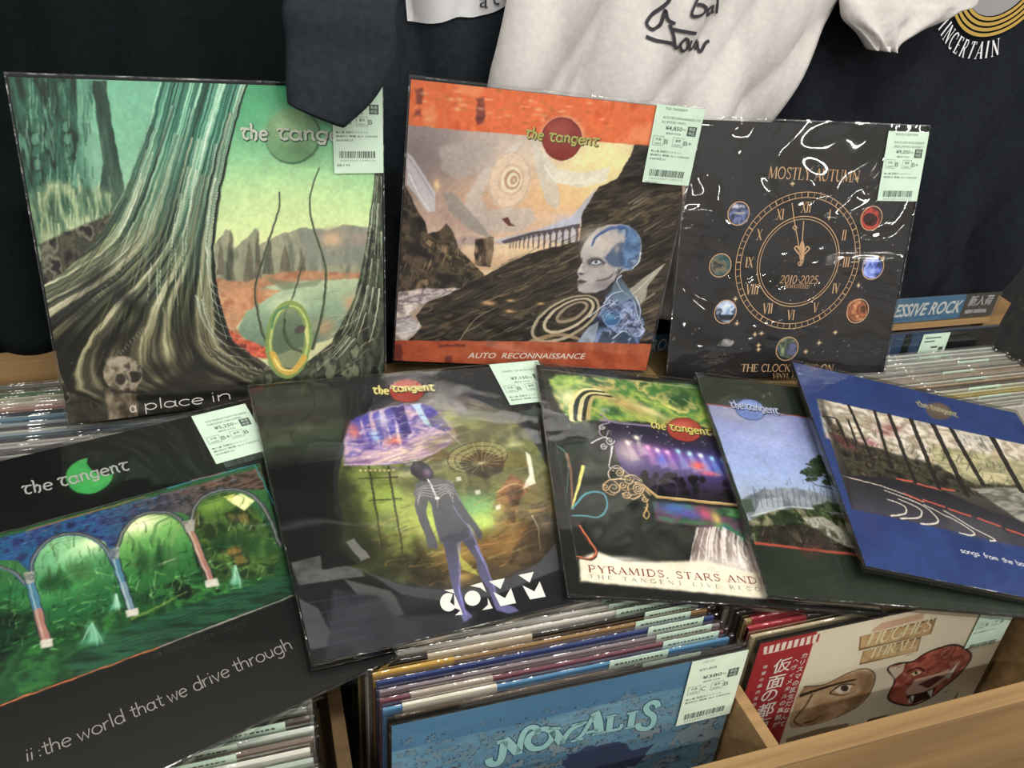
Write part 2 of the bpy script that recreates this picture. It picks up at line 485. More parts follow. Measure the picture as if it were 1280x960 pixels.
class Print:
    """Square print; control points are measured on the photo crop (x0, y0, scale) and turned into sleeve coordinates."""
    def __init__(s, key, crop, N, base):
        s.o, s.u, s.v, s.W, s.H = SHEETS[key]
        s.o, s.u, s.v = map(np.array, (s.o, s.u, s.v))
        s.n = np.cross(s.u, s.v)
        s.crop, s.N = crop, N
        s.gain, s.sat = 1.2, .82
        g = (np.arange(N) + .0) / (N - 1)
        s.X, s.Y = np.meshgrid((g - .5) * s.W, g * s.H)          # local metres, row 0 = bottom
        s.C = np.zeros((N, N, 3)) + srgb(base)
        s.du = s.X / s.W + .5
        s.dv = 1 - s.Y / s.H

    def q(s, x, y):
        px, py = s.crop[0] + x / s.crop[2], s.crop[1] + y / s.crop[2]
        r = ray(px, py)
        e = s.o - np.array([0, 0, CAM_Z])
        p = r * (s.n @ e) / (s.n @ r) - e
        return float(p @ s.u), float(p @ s.v)

    def k(s, x, y):
        a, b = np.array(s.q(x, y)), np.array(s.q(x + 4, y))
        c = np.array(s.q(x, y + 4))
        return (np.linalg.norm(b - a) + np.linalg.norm(c - a)) / 8

    def _bb(s, P, m):
        P = np.array(P)
        st = s.W / (s.N - 1)
        i0 = int(max(0, (P[:, 0].min() - m + s.W / 2) / st)); i1 = int(min(s.N, (P[:, 0].max() + m + s.W / 2) / st + 2))
        st = s.H / (s.N - 1)
        j0 = int(max(0, (P[:, 1].min() - m) / st)); j1 = int(min(s.N, (P[:, 1].max() + m) / st + 2))
        return (slice(j0, max(j0, j1)), slice(i0, max(i0, i1)))

    def _mix(s, sl, a, col):
        c = col[sl] if isinstance(col, np.ndarray) and col.ndim == 3 else (srgb(col) if isinstance(col, str) else np.asarray(col))
        s.C[sl] += (c - s.C[sl]) * np.clip(a, 0, 1)[..., None]

    def poly(s, pts, col, a=1.0, soft=1.2, rough=0.0, seed=1, rs=30, raw=False):
        """pts in crop px; soft edge and rough edge in crop px."""
        k = s.k(*pts[0]) if not raw else 1
        P = [s.q(*p) for p in pts] if not raw else pts
        m = (soft + rough) * k + .001
        sl = s._bb(P, m)
        X, Y = s.X[sl], s.Y[sl]
        if X.size == 0: return
        if rough:
            X = X + (vnoise(s.du, s.dv, rs, rs, seed, 4)[sl] - .5) * 2 * rough * k
            Y = Y + (vnoise(s.du, s.dv, rs, rs, seed + 9, 4)[sl] - .5) * 2 * rough * k
        ins = np.zeros(X.shape, bool)
        dist = np.full(X.shape, 1e9)
        n = len(P)
        for i in range(n):
            x1, y1 = P[i]; x2, y2 = P[(i + 1) % n]
            cr = (y1 > Y) != (y2 > Y)
            with np.errstate(divide='ignore', invalid='ignore'):
                ins ^= cr & (X < (x2 - x1) * (Y - y1) / ((y2 - y1) or 1e-12) + x1)
            dx, dy = x2 - x1, y2 - y1
            t = np.clip(((X - x1) * dx + (Y - y1) * dy) / (dx * dx + dy * dy + 1e-15), 0, 1)
            dist = np.minimum(dist, np.hypot(X - x1 - t * dx, Y - y1 - t * dy))
        sd = np.where(ins, dist, -dist)
        s._mix(sl, a * np.clip(sd / (soft * k + 1e-9) + .5, 0, 1), col)

    def line(s, pts, col, w, w1=None, a=1.0, soft=1.0, sm=True, raw=False):
        k = s.k(*pts[len(pts) // 2]) if not raw else 1
        P = spline(pts, 5) if (sm and len(pts) > 2) else pts
        if not raw: P = [s.q(*p) for p in P]
        w1 = w if w1 is None else w1
        n = len(P) - 1
        sl = s._bb(P, (max(w, w1) / 2 + soft) * k)
        X, Y = s.X[sl], s.Y[sl]
        if X.size == 0: return
        best = np.full(X.shape, -1e9)
        for i in range(n):
            x1, y1 = P[i]; x2, y2 = P[i + 1]
            dx, dy = x2 - x1, y2 - y1
            t = np.clip(((X - x1) * dx + (Y - y1) * dy) / (dx * dx + dy * dy + 1e-15), 0, 1)
            ww = (w + (w1 - w) * (i + t) / n) * k / 2
            best = np.maximum(best, ww - np.hypot(X - x1 - t * dx, Y - y1 - t * dy))
        s._mix(sl, a * np.clip(best / (soft * k) + .5, 0, 1), col)

    def ell(s, x, y, rx, ry, col, a=1.0, rot=0.0, soft=1.2, ring=None, rough=0, seed=3):
        c, sn = math.cos(math.radians(rot)), math.sin(math.radians(rot))
        pts = [(x + rx * math.cos(t) * c - ry * math.sin(t) * sn, y + rx * math.cos(t) * sn + ry * math.sin(t) * c)
               for t in np.linspace(0, 2 * math.pi, 29)[:-1]]
        if ring: s.line(pts + [pts[0]], col, ring, a=a, soft=soft, sm=False)
        else: s.poly(pts, col, a, soft, rough, seed)

    def glow(s, x, y, rx, ry, col, a=1.0, rot=0.0, p=1.0):
        cx, cy = s.q(x, y)
        k = s.k(x, y)
        c, sn = math.cos(math.radians(-rot)), math.sin(math.radians(-rot))
        X, Y = s.X - cx, s.Y - cy
        A, B = (X * c + Y * sn) / (rx * k), (-X * sn + Y * c) / (ry * k)
        s._mix((slice(None), slice(None)), a * np.exp(-(A * A + B * B) ** p), col)

    def vgrad(s, stops):
        """colour field by sleeve height (stops: v from the top 0..1, colour)"""
        vs = [t for t, c in stops]
        cs = np.array([srgb(c) for t, c in stops])
        return np.stack([np.interp(s.dv, vs, cs[:, i]) for i in range(3)], -1)

    def tex(s, cols, sx, sy, seed, octv=4, ang=0.0, lo=.25, hi=.75):
        c, sn = math.cos(math.radians(ang)), math.sin(math.radians(ang))
        U, V = s.du * c + s.dv * sn, -s.du * sn + s.dv * c
        n = np.clip((vnoise(U, V, sx, sy, seed, octv) - lo) / (hi - lo), 0, 1)
        cs = np.array([srgb(c_) for c_ in cols])
        t = np.linspace(0, 1, len(cols))
        return np.stack([np.interp(n, t, cs[:, i]) for i in range(3)], -1)

    def grain(s, amt, sx, sy, seed):
        s.C *= (1 + amt * (vnoise(s.du, s.dv, sx, sy, seed, 2 if sx > 60 else 3) - .5) * 2)[..., None]

    def finish(s, warp=1.0, grain=.10, seed=7):
        """brushwork: nudges edges a little and breaks flat areas into fine tone"""
        N = s.N
        a = (vnoise(s.du, s.dv, 34, 34, seed, 3) - .5) * 2 * warp * N / 360
        b = (vnoise(s.du, s.dv, 34, 34, seed + 1, 3) - .5) * 2 * warp * N / 360
        jj, ii = np.mgrid[0:N, 0:N].astype(float)
        y, x = np.clip(jj + b, 0, N - 1.001), np.clip(ii + a, 0, N - 1.001)
        j0, i0 = y.astype(int), x.astype(int)
        fy, fx = (y - j0)[..., None], (x - i0)[..., None]
        C = s.C
        s.C = (C[j0, i0] * (1 - fx) + C[j0, i0 + 1] * fx) * (1 - fy) + (C[j0 + 1, i0] * (1 - fx) + C[j0 + 1, i0 + 1] * fx) * fy
        s.grain(grain, 90, 90, seed + 2)
        s.grain(grain * .8, 14, 14, seed + 5)

    def across(s, A, B):
        """0..1 position between two near-vertical paths, for streaks that follow them"""
        qa = sorted([s.q(*p) for p in spline(A, 5)], key=lambda p: p[1]); qb = sorted([s.q(*p) for p in spline(B, 5)], key=lambda p: p[1])
        xl = np.interp(s.Y, [p[1] for p in qa], [p[0] for p in qa]); xr = np.interp(s.Y, [p[1] for p in qb], [p[0] for p in qb])
        return (s.X - xl) / np.maximum(xr - xl, 1e-5)

    def ramp(s, n, cols):
        cs = np.array([srgb(c_) for c_ in cols])
        t = np.linspace(0, 1, len(cols))
        return np.stack([np.interp(np.clip(n, 0, 1), t, cs[:, i]) for i in range(3)], -1)

    def mesh(s, t=0.004, inset=0.0, edge='#1b1a19'):
        """cover card: printed front over a thin card body"""
        N = s.N
        fx, fy = 1 - 2 * inset / s.W, 1 - 2 * inset / s.H
        X, Y = s.X * fx, (s.Y - s.H / 2) * fy + s.H / 2
        co = np.stack([X, Y, np.full_like(X, 0)], -1).reshape(-1, 3)
        w, h0, h1 = s.W / 2 * fx, Y.min(), Y.max()
        bx = np.array([(-w, h0, 0), (w, h0, 0), (w, h1, 0), (-w, h1, 0), (-w, h0, -t), (w, h0, -t), (w, h1, -t), (-w, h1, -t)])
        nv = N * N
        i = np.arange(nv).reshape(N, N)
        F = np.stack([i[:-1, :-1], i[:-1, 1:], i[1:, 1:], i[1:, :-1]], -1).reshape(-1, 4)
        F = np.vstack([F, np.array([(4, 7, 6, 5), (0, 4, 5, 1), (1, 5, 6, 2), (2, 6, 7, 3), (3, 7, 4, 0)]) + nv])
        co = np.vstack([co, bx])
        g_ = s.C.mean(-1, keepdims=True)
        s.C = g_ + (s.C - g_) * s.sat
        cl = np.minimum(lin(np.clip(s.C.reshape(-1, 3), 0, 1)) * s.gain, .88)
        cl = np.vstack([cl, np.tile(lin(edge), (8, 1))])
        return grid_mesh('cover', co, F, cl)


def grid_mesh(name, co, F, cl):
    me = bpy.data.meshes.new(name)
    me.vertices.add(len(co))
    me.vertices.foreach_set('co', co.astype(np.float32).ravel())
    me.loops.add(F.size)
    me.loops.foreach_set('vertex_index', F.astype(np.int32).ravel())
    me.polygons.add(len(F))
    me.polygons.foreach_set('loop_start', np.arange(0, F.size, 4, dtype=np.int32))
    me.update()
    at_ = me.color_attributes.new('ink', 'FLOAT_COLOR', 'POINT')
    at_.data.foreach_set('color', np.hstack([cl, np.ones((len(cl), 1))]).astype(np.float32).ravel())
    me.materials.append(INK)
    me.validate()
    return me


# where each displayed sheet stands: middle of its lower edge, right axis, up axis, width, height (metres)
SHEETS = {
    'forest': ((-0.0254, 0.7547, 1.0408), (0.9922, 0.1204, -0.0328), (0.0157, 0.1404, 0.99), 0.318, 0.318),
    'orange': ((0.3044, 0.7991, 1.0314), (0.9872, -0.1499, -0.0535), (0.0608, 0.0444, 0.9972), 0.318, 0.318),
    'clock': ((0.6421, 0.7508, 1.0107), (0.9951, -0.0985, -0.0031), (0.0245, 0.2173, 0.9758), 0.318, 0.318),
    'arches': ((-0.0602, 0.399, 0.9739), (0.9364, 0.3482, -0.0442), (-0.3241, 0.9061, 0.272), 0.318, 0.318),
    'figure': ((0.1841, 0.4615, 0.9788), (0.9911, 0.1174, -0.0627), (-0.0993, 0.966, 0.2389), 0.338, 0.318),
    'stage': ((0.3952, 0.4389, 0.9684), (0.9749, -0.1927, -0.1117), (0.2123, 0.9559, 0.2031), 0.318, 0.318),
    'sky': ((0.5814, 0.3982, 0.9609), (0.9687, -0.2265, -0.1015), (0.2425, 0.9509, 0.1924), 0.318, 0.318),
    'road': ((0.681, 0.3864, 0.966), (0.9401, -0.2974, -0.1665), (0.3251, 0.9291, 0.1763), 0.318, 0.318),
    'novalis': ((0.2275, 0.3895, 0.647), (1, 0, 0), (0, 0.015, 0.99989), 0.318, 0.318),
    'masks': ((0.5775, 0.407, 0.627), (1, 0, 0), (0, 0.015, 0.99989), 0.330, 0.318),
}
# ------------------------------------------------------------------ the prints
def lerp_path(A, B, t, n=14):
    """blend of two polylines resampled to n points"""
    def rs(P):
        P = np.array(P, float)
        d = np.r_[0, np.cumsum(np.hypot(*np.diff(P, axis=0).T))]
        s_ = np.linspace(0, d[-1], n)
        return np.stack([np.interp(s_, d, P[:, 0]), np.interp(s_, d, P[:, 1])], -1)
    return [tuple(p) for p in rs(A) * (1 - t) + rs(B) * t]


def print_forest():
    p = Print('forest', (0, 80, 2.086), 460, '#16261f')
    R = random.Random(3)
    # sky left of the great root and behind the towers
    p.poly([(0, 0), (420, 20), (420, 500), (0, 520)], p.vgrad([(0, '#6cb894'), (.2, '#7cbd98'), (.42, '#a6c49c'), (.6, '#7c8a68')]), soft=2)
    # tall green towers
    p.poly([(0, 20), (195, 30), (200, 200), (150, 470), (60, 480)], p.tex(['#08241c', '#12402f', '#2c6650', '#1a4c3a', '#061a14', '#4c8c70'], 40, 6, 5, 5), a=.97, soft=3)
    p.poly([(195, 30), (228, 35), (240, 160), (300, 380), (180, 400), (200, 150)], p.tex(['#1c4a3c', '#4c8a70', '#7ab394'], 30, 5, 6), a=.8, soft=3)
    p.poly([(232, 35), (272, 38), (285, 150), (325, 330), (325, 420), (250, 390), (262, 250)], p.tex(['#10281f', '#27483a', '#56765f'], 34, 6, 8), a=.95, soft=3, rough=5)
    for x in (66, 152):
        for y in range(55, 330, 34):
            p.ell(x + y * .09, y, 9, 15, R.choice(['#2f6a52', '#5d9a7c', '#39765d']), .8, soft=4)
    for i in range(150):      # vertical glints
        x, y = R.uniform(20, 240), R.uniform(30, 300)
        p.line([(x, y), (x + R.uniform(-2, 6), y + R.uniform(20, 70))], R.choice(['#0b241d', '#7fbf9f', '#123e30', '#4f8f72', '#a8d4b4']), R.uniform(1, 4), a=.5, sm=False, soft=2)
    p.poly([(62, 330), (120, 300), (200, 320), (290, 330), (310, 420), (250, 480), (105, 510)], p.tex(['#2e5a44', '#7d9a6c', '#c8d09a', '#5f7f5a', '#32503c'], 34, 9, 12), a=.8, soft=26, rough=14)
    for i in range(60):
        x, y = R.uniform(90, 285), R.uniform(280, 420)
        p.line([(x, y), (x + 3, y + R.uniform(30, 80))], R.choice(['#d3dca4', '#94ae80', '#2c4a38', '#e0e0b0', '#4d7256']), 3.5, .8, a=.6, sm=False, soft=2)
    # ground at the left
    p.poly([(95, 470), (300, 380), (420, 420), (640, 640), (800, 830), (1020, 860), (1020, 980), (160, 980)], p.tex(['#14130f', '#2e2c24', '#55503f', '#2f3128', '#7b7762', '#1b1a15'], 26, 20, 14), soft=8)
    # view through the opening: sky, hills, shores, water
    op = [(640, 40), (1000, 40), (985, 270), (962, 450), (935, 600), (880, 720), (790, 800), (700, 790), (620, 730), (570, 640), (558, 480), (575, 340), (605, 190)]
    p.poly(op, p.vgrad([(0, '#3fa46e'), (.1, '#56b27c'), (.2, '#7fc48c'), (.32, '#a6d090'), (.44, '#cfe09a'), (.5, '#d8e0a0'), (.56, '#c9c894')]), soft=2)
    p.glow(720, 370, 200, 90, '#dcea9e', .5)
    hill = [(560, 470), (590, 430), (603, 435), (612, 480), (640, 455), (668, 425), (680, 470), (720, 450), (740, 440), (800, 425), (860, 432), (900, 420), (965, 424), (960, 560), (560, 600)]
    p.poly(hill, p.tex(['#68745e', '#868a70', '#98947a', '#606a58'], 30, 10, 21), soft=3, rough=4, a=.92)
    p.poly([(780, 430), (965, 424), (955, 520), (790, 530)], '#7a7f78', .6, soft=12)
    for x, y, w, h in ((600, 430, 16, 150), (575, 460, 14, 90), (648, 460, 20, 120), (672, 425, 14, 150), (700, 450, 20, 100), (745, 470, 22, 80), (790, 480, 16, 70)):
        p.poly([(x, y), (x + w * .4, y + 20), (x + w * .8, y + h), (x - w * .8, y + h)], p.tex(['#49493b', '#6f6650', '#3c4438'], 60, 8, 30 + x), a=.85, soft=3, rough=3)
    p.glow(870, 455, 28, 22, '#e8b58a', .8); p.glow(940, 455, 22, 20, '#b58c88', .6)
    p.poly([(560, 560), (640, 570), (740, 540), (960, 545), (950, 600), (560, 660)], p.tex(['#a8684a', '#bf8a62', '#b27c58', '#94805f'], 24, 30, 31), soft=6, rough=5)
    p.poly([(640, 640), (700, 580), (800, 565), (945, 560), (920, 640), (880, 715), (700, 770), (620, 700)], p.vgrad([(.55, '#c2cc9c'), (.62, '#a8bc94'), (.7, '#86a484'), (.8, '#64806a')]), soft=5, rough=4)
    p.poly([(560, 600), (640, 585), (735, 590), (690, 620), (640, 650), (615, 690), (640, 720), (700, 775), (560, 660)], p.tex(['#a8603f', '#c08058', '#cc9468', '#b07048'], 24, 24, 33), soft=4, rough=4)
    p.poly([(590, 690), (640, 720), (700, 745), (705, 775), (660, 765), (610, 725)], p.tex(['#e24a34', '#b8402a', '#f06a48', '#7a2a20'], 40, 40, 35), soft=4, rough=4)
    p.poly([(690, 560), (790, 572), (850, 560), (830, 580), (740, 590)], '#707c60', .7, soft=6)
    for i in range(26):
        x, y = R.uniform(650, 900), R.uniform(590, 700)
        p.line([(x, y), (x + R.uniform(20, 50), y - 3)], R.choice(['#b8c898', '#6b8a70', '#a4b68c']), 2, a=.5, sm=False)
    p.glow(920, 625, 20, 22, '#d9946a', .7); p.glow(850, 690, 26, 26, '#c08a60', .7)
    # whips rising from the bowl
    # the great root: strands from the crown of the print to the spread at its foot
    left = [(415, 40), (375, 180), (318, 345), (240, 470), (150, 550), (90, 590)]
    right = [(645, 40), (603, 190), (570, 340), (555, 480), (566, 600), (600, 720), (690, 800), (860, 835)]
    body = left + [(110, 700), (170, 860), (300, 900), (480, 930), (640, 900)] + right[::-1]
    Lx, Rx = left[:4] + [(60, 570), (-180, 660), (-480, 800), (-800, 960)], right[:6] + [(680, 790), (800, 835), (1000, 960)]
    t = p.across(Lx, Rx)
    tw = t + .012 * (vnoise(p.du, p.dv, 6, 10, 301, 3) - .5) + .05 * np.clip(p.dv - .45, 0, 1) * (vnoise(p.du, p.dv, 9, 9, 302, 3) - .5) * 2
    n = .62 * vnoise(tw, p.dv, 34, 1.6, 303, 3) + .38 * vnoise(tw, p.dv, 95, 3.2, 304, 3)
    n = np.clip((n - .3) / .42, 0, 1)
    n *= .72 + .55 * vnoise(tw, p.dv, 7, 1.2, 305, 2)
    up_, mid_, low_ = p.ramp(n, ['#06201a', '#154a3c', '#2f7a64', '#5aa888', '#a4dcb8', '#e0f4dc']), p.ramp(n, ['#080f0b', '#1c3024', '#415a42', '#6f7f5c', '#a8ab88', '#dcdcc0']), p.ramp(n, ['#050604', '#14150f', '#2f2e22', '#5a553f', '#8f8862', '#c8c094'])
    w1 = np.clip((p.dv - .12) / .35, 0, 1)[..., None]; w2 = np.clip((p.dv - .48) / .28, 0, 1)[..., None]
    p.poly(body, (up_ * (1 - w1) + mid_ * w1) * (1 - w2) + low_ * w2, soft=2.5)
    p.poly([(250, 470), (420, 420), (400, 560), (240, 700), (130, 700), (110, 600)], '#8a7458', .16, soft=40)
    foot = [(40, 600), (60, 680), (110, 760), (150, 830), (240, 870), (330, 870), (410, 850), (480, 845), (540, 840), (620, 850), (720, 845), (860, 835)]
    for i in range(110):
        t = R.random()
        kf = t * (len(foot) - 1); a = int(kf); b = min(a + 1, len(foot) - 1)
        fx, fy = (foot[a][0] + (foot[b][0] - foot[a][0]) * (kf - a), foot[a][1] + (foot[b][1] - foot[a][1]) * (kf - a))
        path = lerp_path(left, right, t, 12)
        last = np.array(path[-1])
        sh = (np.array((fx, fy)) - last)
        path = [tuple(np.array(q_) + sh * (j / 11) ** 2.2) for j, q_ in enumerate(path)]
        s0 = R.uniform(0, .75)
        s1 = min(1, s0 + R.uniform(.12, .4))
        i0, i1 = int(s0 * 11), int(math.ceil(s1 * 11))
        if i1 - i0 < 1: continue
        seg = path[i0:i1 + 1]
        hgt = (s0 + s1) / 2
        pal = ['#123a30', '#4f9a7e', '#7fbf9c', '#1d4d3f', '#0c2620', '#a4d0b0', '#38806a'] if hgt < .3 else (['#20382c', '#6c8a6a', '#98a884', '#141f18', '#b8b894', '#4a5f48', '#7d6f58'] if hgt < .6 else ['#11130e', '#5d5c44', '#8b8460', '#0a0b08', '#a39a78', '#353826', '#9a9a55', '#23251b'])
        p.line(seg, R.choice(pal), R.uniform(1.5, 5), R.uniform(.5, 2), a=R.uniform(.3, .7), soft=2)
    for i in range(46):
        t = R.uniform(.05, .95)
        path = lerp_path(left, right, t, 12)
        j = R.randint(1, 7)
        p.line(path[j:j + 3], R.choice(['#d4dcc0', '#c6d8c4', '#e2dcc0']), R.uniform(1.5, 3), .5, a=.8)
    p.line(right[:6], '#0c1a14', 5, 7); p.line([(x - 9, y) for x, y in right[:6]], '#9fb59a', 4, 2, a=.8)
    # combed spines curving off the root
    for k in range(9):
        y = 560 + k * 26
        p.line([(545 + k * 3, y), (560 + k * 5, y + 20), (590 + k * 10, y + 32)], '#b9b79c', 3, 1, a=.8)
    for c in ([(520, 720), (580, 790), (700, 828)], [(560, 745), (640, 790), (720, 800)], [(330, 500), (260, 590), (190, 660)], [(370, 690), (320, 740), (290, 790)]):
        for q_ in spline(c, 7):
            p.line([q_, (q_[0] + 7, q_[1] + 8)], '#c9c9b4', 2.2, .8, a=.75, sm=False)
    # sweep at the right edge and along the bottom
    sweep = [(1000, 270), (985, 270), (962, 460), (930, 610), (868, 730), (780, 800), (690, 800), (640, 850), (1020, 860)]
    p.poly(sweep, p.tex(['#10150f', '#2e3829', '#4f5a44', '#1b2219', '#6d7558'], 30, 14, 41), soft=3)
    for i in range(46):
        t = R.random()
        A = [(985, 290), (965, 450), (935, 600), (870, 735), (780, 805)]
        B = [(1004, 290), (1006, 480), (1006, 640), (980, 760), (880, 835)]
        path = lerp_path(A, B, t, 9)
        j = R.randint(0, 6)
        p.line(path[j:j + R.randint(2, 4)], R.choice(['#a8b494', '#0d120c', '#c8ccb0', '#3a4a38', '#768266']), R.uniform(2, 5), 1, a=.8)
    for i in range(14):
        x, y = R.uniform(860, 1000), R.uniform(650, 800)
        p.line([(x, y), (x - 40, y + 25)], R.choice(['#cabfa0', '#d9b58a', '#8d8a70']), 2, 1, a=.7, sm=False)
    p.poly(body, p.tex(['#0a0a08', '#0a0a08', '#2a2a20', '#0a0a08'], 9, 9, 311), .0, soft=3)
    # tufts in the dark ground
    for i in range(60):
        x, y = R.uniform(100, 330), R.uniform(560, 800)
        p.line([(x, y), (x + R.uniform(-22, 22), y + R.uniform(-16, 16))], R.choice(['#8d8770', '#b5ad90', '#0f0e0b', '#4d4a3c']), 2.2, .8, a=.55, sm=False)
    p.poly([(520, 770), (560, 830), (640, 850), (640, 900), (360, 900), (400, 850)], '#0f0f0c', .8, soft=20)
    for x, y, rx, ry in ((200, 640, 60, 22), (300, 720, 60, 24), (420, 800, 80, 26), (150, 740, 60, 30), (330, 620, 26, 60), (470, 740, 16, 70), (240, 560, 50, 16)): p.glow(x, y, rx, ry, '#0d0d0a', .7, rot=-35 if x < 400 else 0)
    p.glow(560, 900, 240, 60, '#0b0b0a', .85); p.glow(250, 900, 90, 40, '#191713', .6)
    # curled whips and the ring they rise from
    for w in ([(730, 332), (727, 385), (690, 500), (667, 590), (682, 690), (703, 740)], [(835, 268), (811, 350), (822, 430), (852, 530), (848, 630), (818, 745)], [(790, 530), (765, 610), (742, 670), (760, 735), (790, 755)]):
        p.line(w, '#2c3a2a', 3, 8, a=.95)
        p.line([(x + 2, y) for x, y in w], '#7d8a60', 1.2, 2.5, a=.7)
    p.glow(752, 635, 40, 26, '#eef0c0', .7)
    p.ell(755, 722, 50, 92, '#465a3c', .55, rot=4, soft=4)
    p.ell(755, 722, 52, 94, '#7f9a48', .95, rot=4, ring=20)
    p.ell(757, 722, 50, 90, '#c9d27a', .8, rot=4, ring=5)
    p.line([(712, 760), (735, 800), (765, 806), (795, 770)], '#d8a838', 16, a=.9); p.line([(716, 770), (738, 800), (765, 803)], '#f0dc80', 5, a=.9)
    p.line([(710, 690), (722, 650), (752, 634)], '#3f7f5c', 7, a=.8); p.line([(800, 690), (805, 730)], '#e0dc80', 7, a=.8)
    p.line([(745, 670), (742, 710), (765, 745), (790, 755)], '#3a4a2c', 6, 2)
    p.ell(785, 695, 16, 10, '#4a3a3c', .8, rot=-30)
    # weathered helmet on a post
    p.poly([(265, 850), (352, 845), (358, 950), (285, 955)], p.tex(['#2c241c', '#5d5040', '#8d7f68'], 50, 30, 51), soft=5)
    p.ell(316, 812, 52, 48, p.tex(['#4a4033', '#7c6f5a', '#a39680', '#3a3229'], 40, 34, 52), 1, soft=3)
    p.ell(300, 780, 30, 14, '#b0a68e', .6, soft=8)
    p.ell(345, 820, 19, 15, '#191510', .95, rot=-12, soft=4); p.ell(310, 826, 13, 15, '#221c16', .9, soft=4)
    p.line([(330, 805), (338, 850)], '#8d806a', 7, 4, a=.9); p.line([(285, 855), (350, 862)], '#1a1511', 7, a=.7)
    # disc of the band name
    p.ell(766, 184, 74, 75, '#2f5c3a', .9, soft=3)
    p.ell(763, 181, 71, 72, '#6fa46c', .95, soft=2)
    p.glow(750, 158, 46, 40, '#9cc890', .8); p.glow(790, 225, 40, 26, '#4f7c50', .6)
    return p


def print_orange():
    p = Print('orange', (480, 80, 2.4), 420, '#a8907c')
    R = random.Random(11)
    p.poly([(40, 150), (900, 220), (900, 640), (0, 640)], p.vgrad([(.1, '#b3a6a2'), (.25, '#bfa494'), (.36, '#d3a888'), (.45, '#d8b090'), (.54, '#e0c4a4'), (.64, '#d8b890')]), soft=2)
    p.glow(90, 280, 150, 190, '#75686e', .75); p.glow(640, 270, 170, 90, '#f6e6a4', .95); p.glow(560, 400, 180, 70, '#efbd80', .8)
    p.glow(690, 330, 120, 90, '#f7dc90', .7); p.glow(230, 470, 130, 60, '#a5867f', .7); p.glow(420, 250, 120, 60, '#d3bfae', .6)
    # pale flowing ribbons in the sky
    cl = p.vgrad([(.1, '#c9c2bf'), (.3, '#c4bab2'), (.5, '#b5a9a0')])
    p.poly([(420, 225), (370, 250), (290, 320), (240, 400), (245, 460), (300, 500), (400, 505), (460, 470), (440, 430), (370, 430), (310, 440), (290, 400), (330, 300), (400, 250)], cl, .75, soft=5)
    p.ell(375, 345, 66, 88, '#dcc0a6', .9, rot=10, soft=4); p.ell(375, 345, 62, 84, '#b9a596', .7, rot=10, ring=5)
    for i, r in enumerate((46, 36, 27, 18, 10)):
        p.ell(380 + i * 2, 345, r * .78, r, ['#cfae96', '#f3d6b0', '#b98f78', '#f6dcb4', '#c0967c'][i], .95, rot=10, ring=7)
    p.poly([(160, 245), (240, 225), (330, 235), (330, 300), (260, 330), (215, 345), (170, 315)], '#aea39f', .65, soft=10)
    p.poly([(440, 210), (480, 225), (530, 400), (520, 435), (490, 420), (460, 330)], '#c9c1b4', .85, soft=5)
    p.poly([(470, 250), (520, 310), (600, 325), (680, 305), (670, 350), (590, 370), (510, 350)], '#d9d3c4', .85, soft=5)
    p.line([(480, 300), (520, 350), (600, 352), (670, 312)], '#f2ecd8', 5, 2, a=.8)
    p.poly([(62, 262), (80, 275), (150, 385), (148, 440), (125, 445), (90, 390), (62, 360)], '#b9b2b8', .95, soft=3); p.line([(62, 270), (110, 340), (146, 400)], '#8a8694', 5, 3, a=.7)
    p.line([(70, 330), (100, 390), (135, 440)], '#e6dfdc', 5, 2, a=.8)
    p.poly([(172, 385), (200, 380), (280, 470), (330, 530), (260, 500), (190, 440)], '#8d8782', .8, soft=4)
    p.poly([(330, 530), (450, 500), (560, 460), (640, 370), (610, 440), (580, 490), (440, 520), (350, 545)], '#a9b0c6', .85, soft=6)
    p.glow(155, 360, 8, 16, '#ffd090', .9); p.glow(560, 470, 60, 20, '#b9c0dc', .6)
    # far hills, water, viaduct
    p.poly([(190, 530), (240, 512), (300, 525), (360, 540), (360, 600), (190, 600)], '#a68c88', .8, soft=6)
    p.poly([(230, 545), (600, 530), (600, 610), (230, 620)], p.vgrad([(.52, '#e3c6a4'), (.6, '#cfa680'), (.64, '#b08c68')]), .9, soft=8)
    p.poly([(350, 532), (440, 505), (590, 478), (590, 492), (450, 520), (360, 540)], '#4b4048', .95, soft=2)
    for i in range(15):
        t = (i / 14) ** 1.5
        x = 376 + 205 * t
        p.line([(x, 530 - 40 * t), (x - 2, 552 + 2 * t)], '#54464c', 2.5 + 6 * t, a=.92, sm=False)
        if i > 4: p.ell(x - 10 * t - 3, 527 - 12 * t, 8 * t, 26 * t, '#b9bcd0', .75, soft=2)
    p.glow(470, 565, 90, 14, '#f0c890', .6)
    p.poly([(270, 525), (328, 518), (326, 560), (318, 610), (268, 605)], p.tex(['#1a1310', '#3a2c22', '#8d7458'], 60, 40, 61), soft=2, rough=3)
    p.poly([(305, 522), (328, 520), (322, 606), (304, 606)], '#a88e6c', .5, soft=3)
    p.poly([(352, 465), (372, 458), (380, 478), (395, 487), (372, 486)], '#5c2a26', .95, soft=2)
    # cliffs left
    p.poly([(58, 362), (72, 390), (90, 430), (118, 470), (125, 510), (160, 500), (180, 475), (205, 505), (225, 560), (262, 600), (300, 635), (270, 665), (150, 690), (20, 690), (30, 500)], p.tex(['#120f0e', '#2e2620', '#5f4d38', '#1c1815', '#8a7050'], 16, 22, 63, ang=25), soft=2.5, rough=5)
    for i in range(60):
        x, y = R.uniform(40, 250), R.uniform(520, 665)
        p.line([(x, y), (x - R.uniform(4, 14), y + R.uniform(14, 40))], R.choice(['#a98b60', '#0c0a09', '#8a6c48', '#3a2e24', '#c0a070']), 3, 1, a=.55, sm=False)
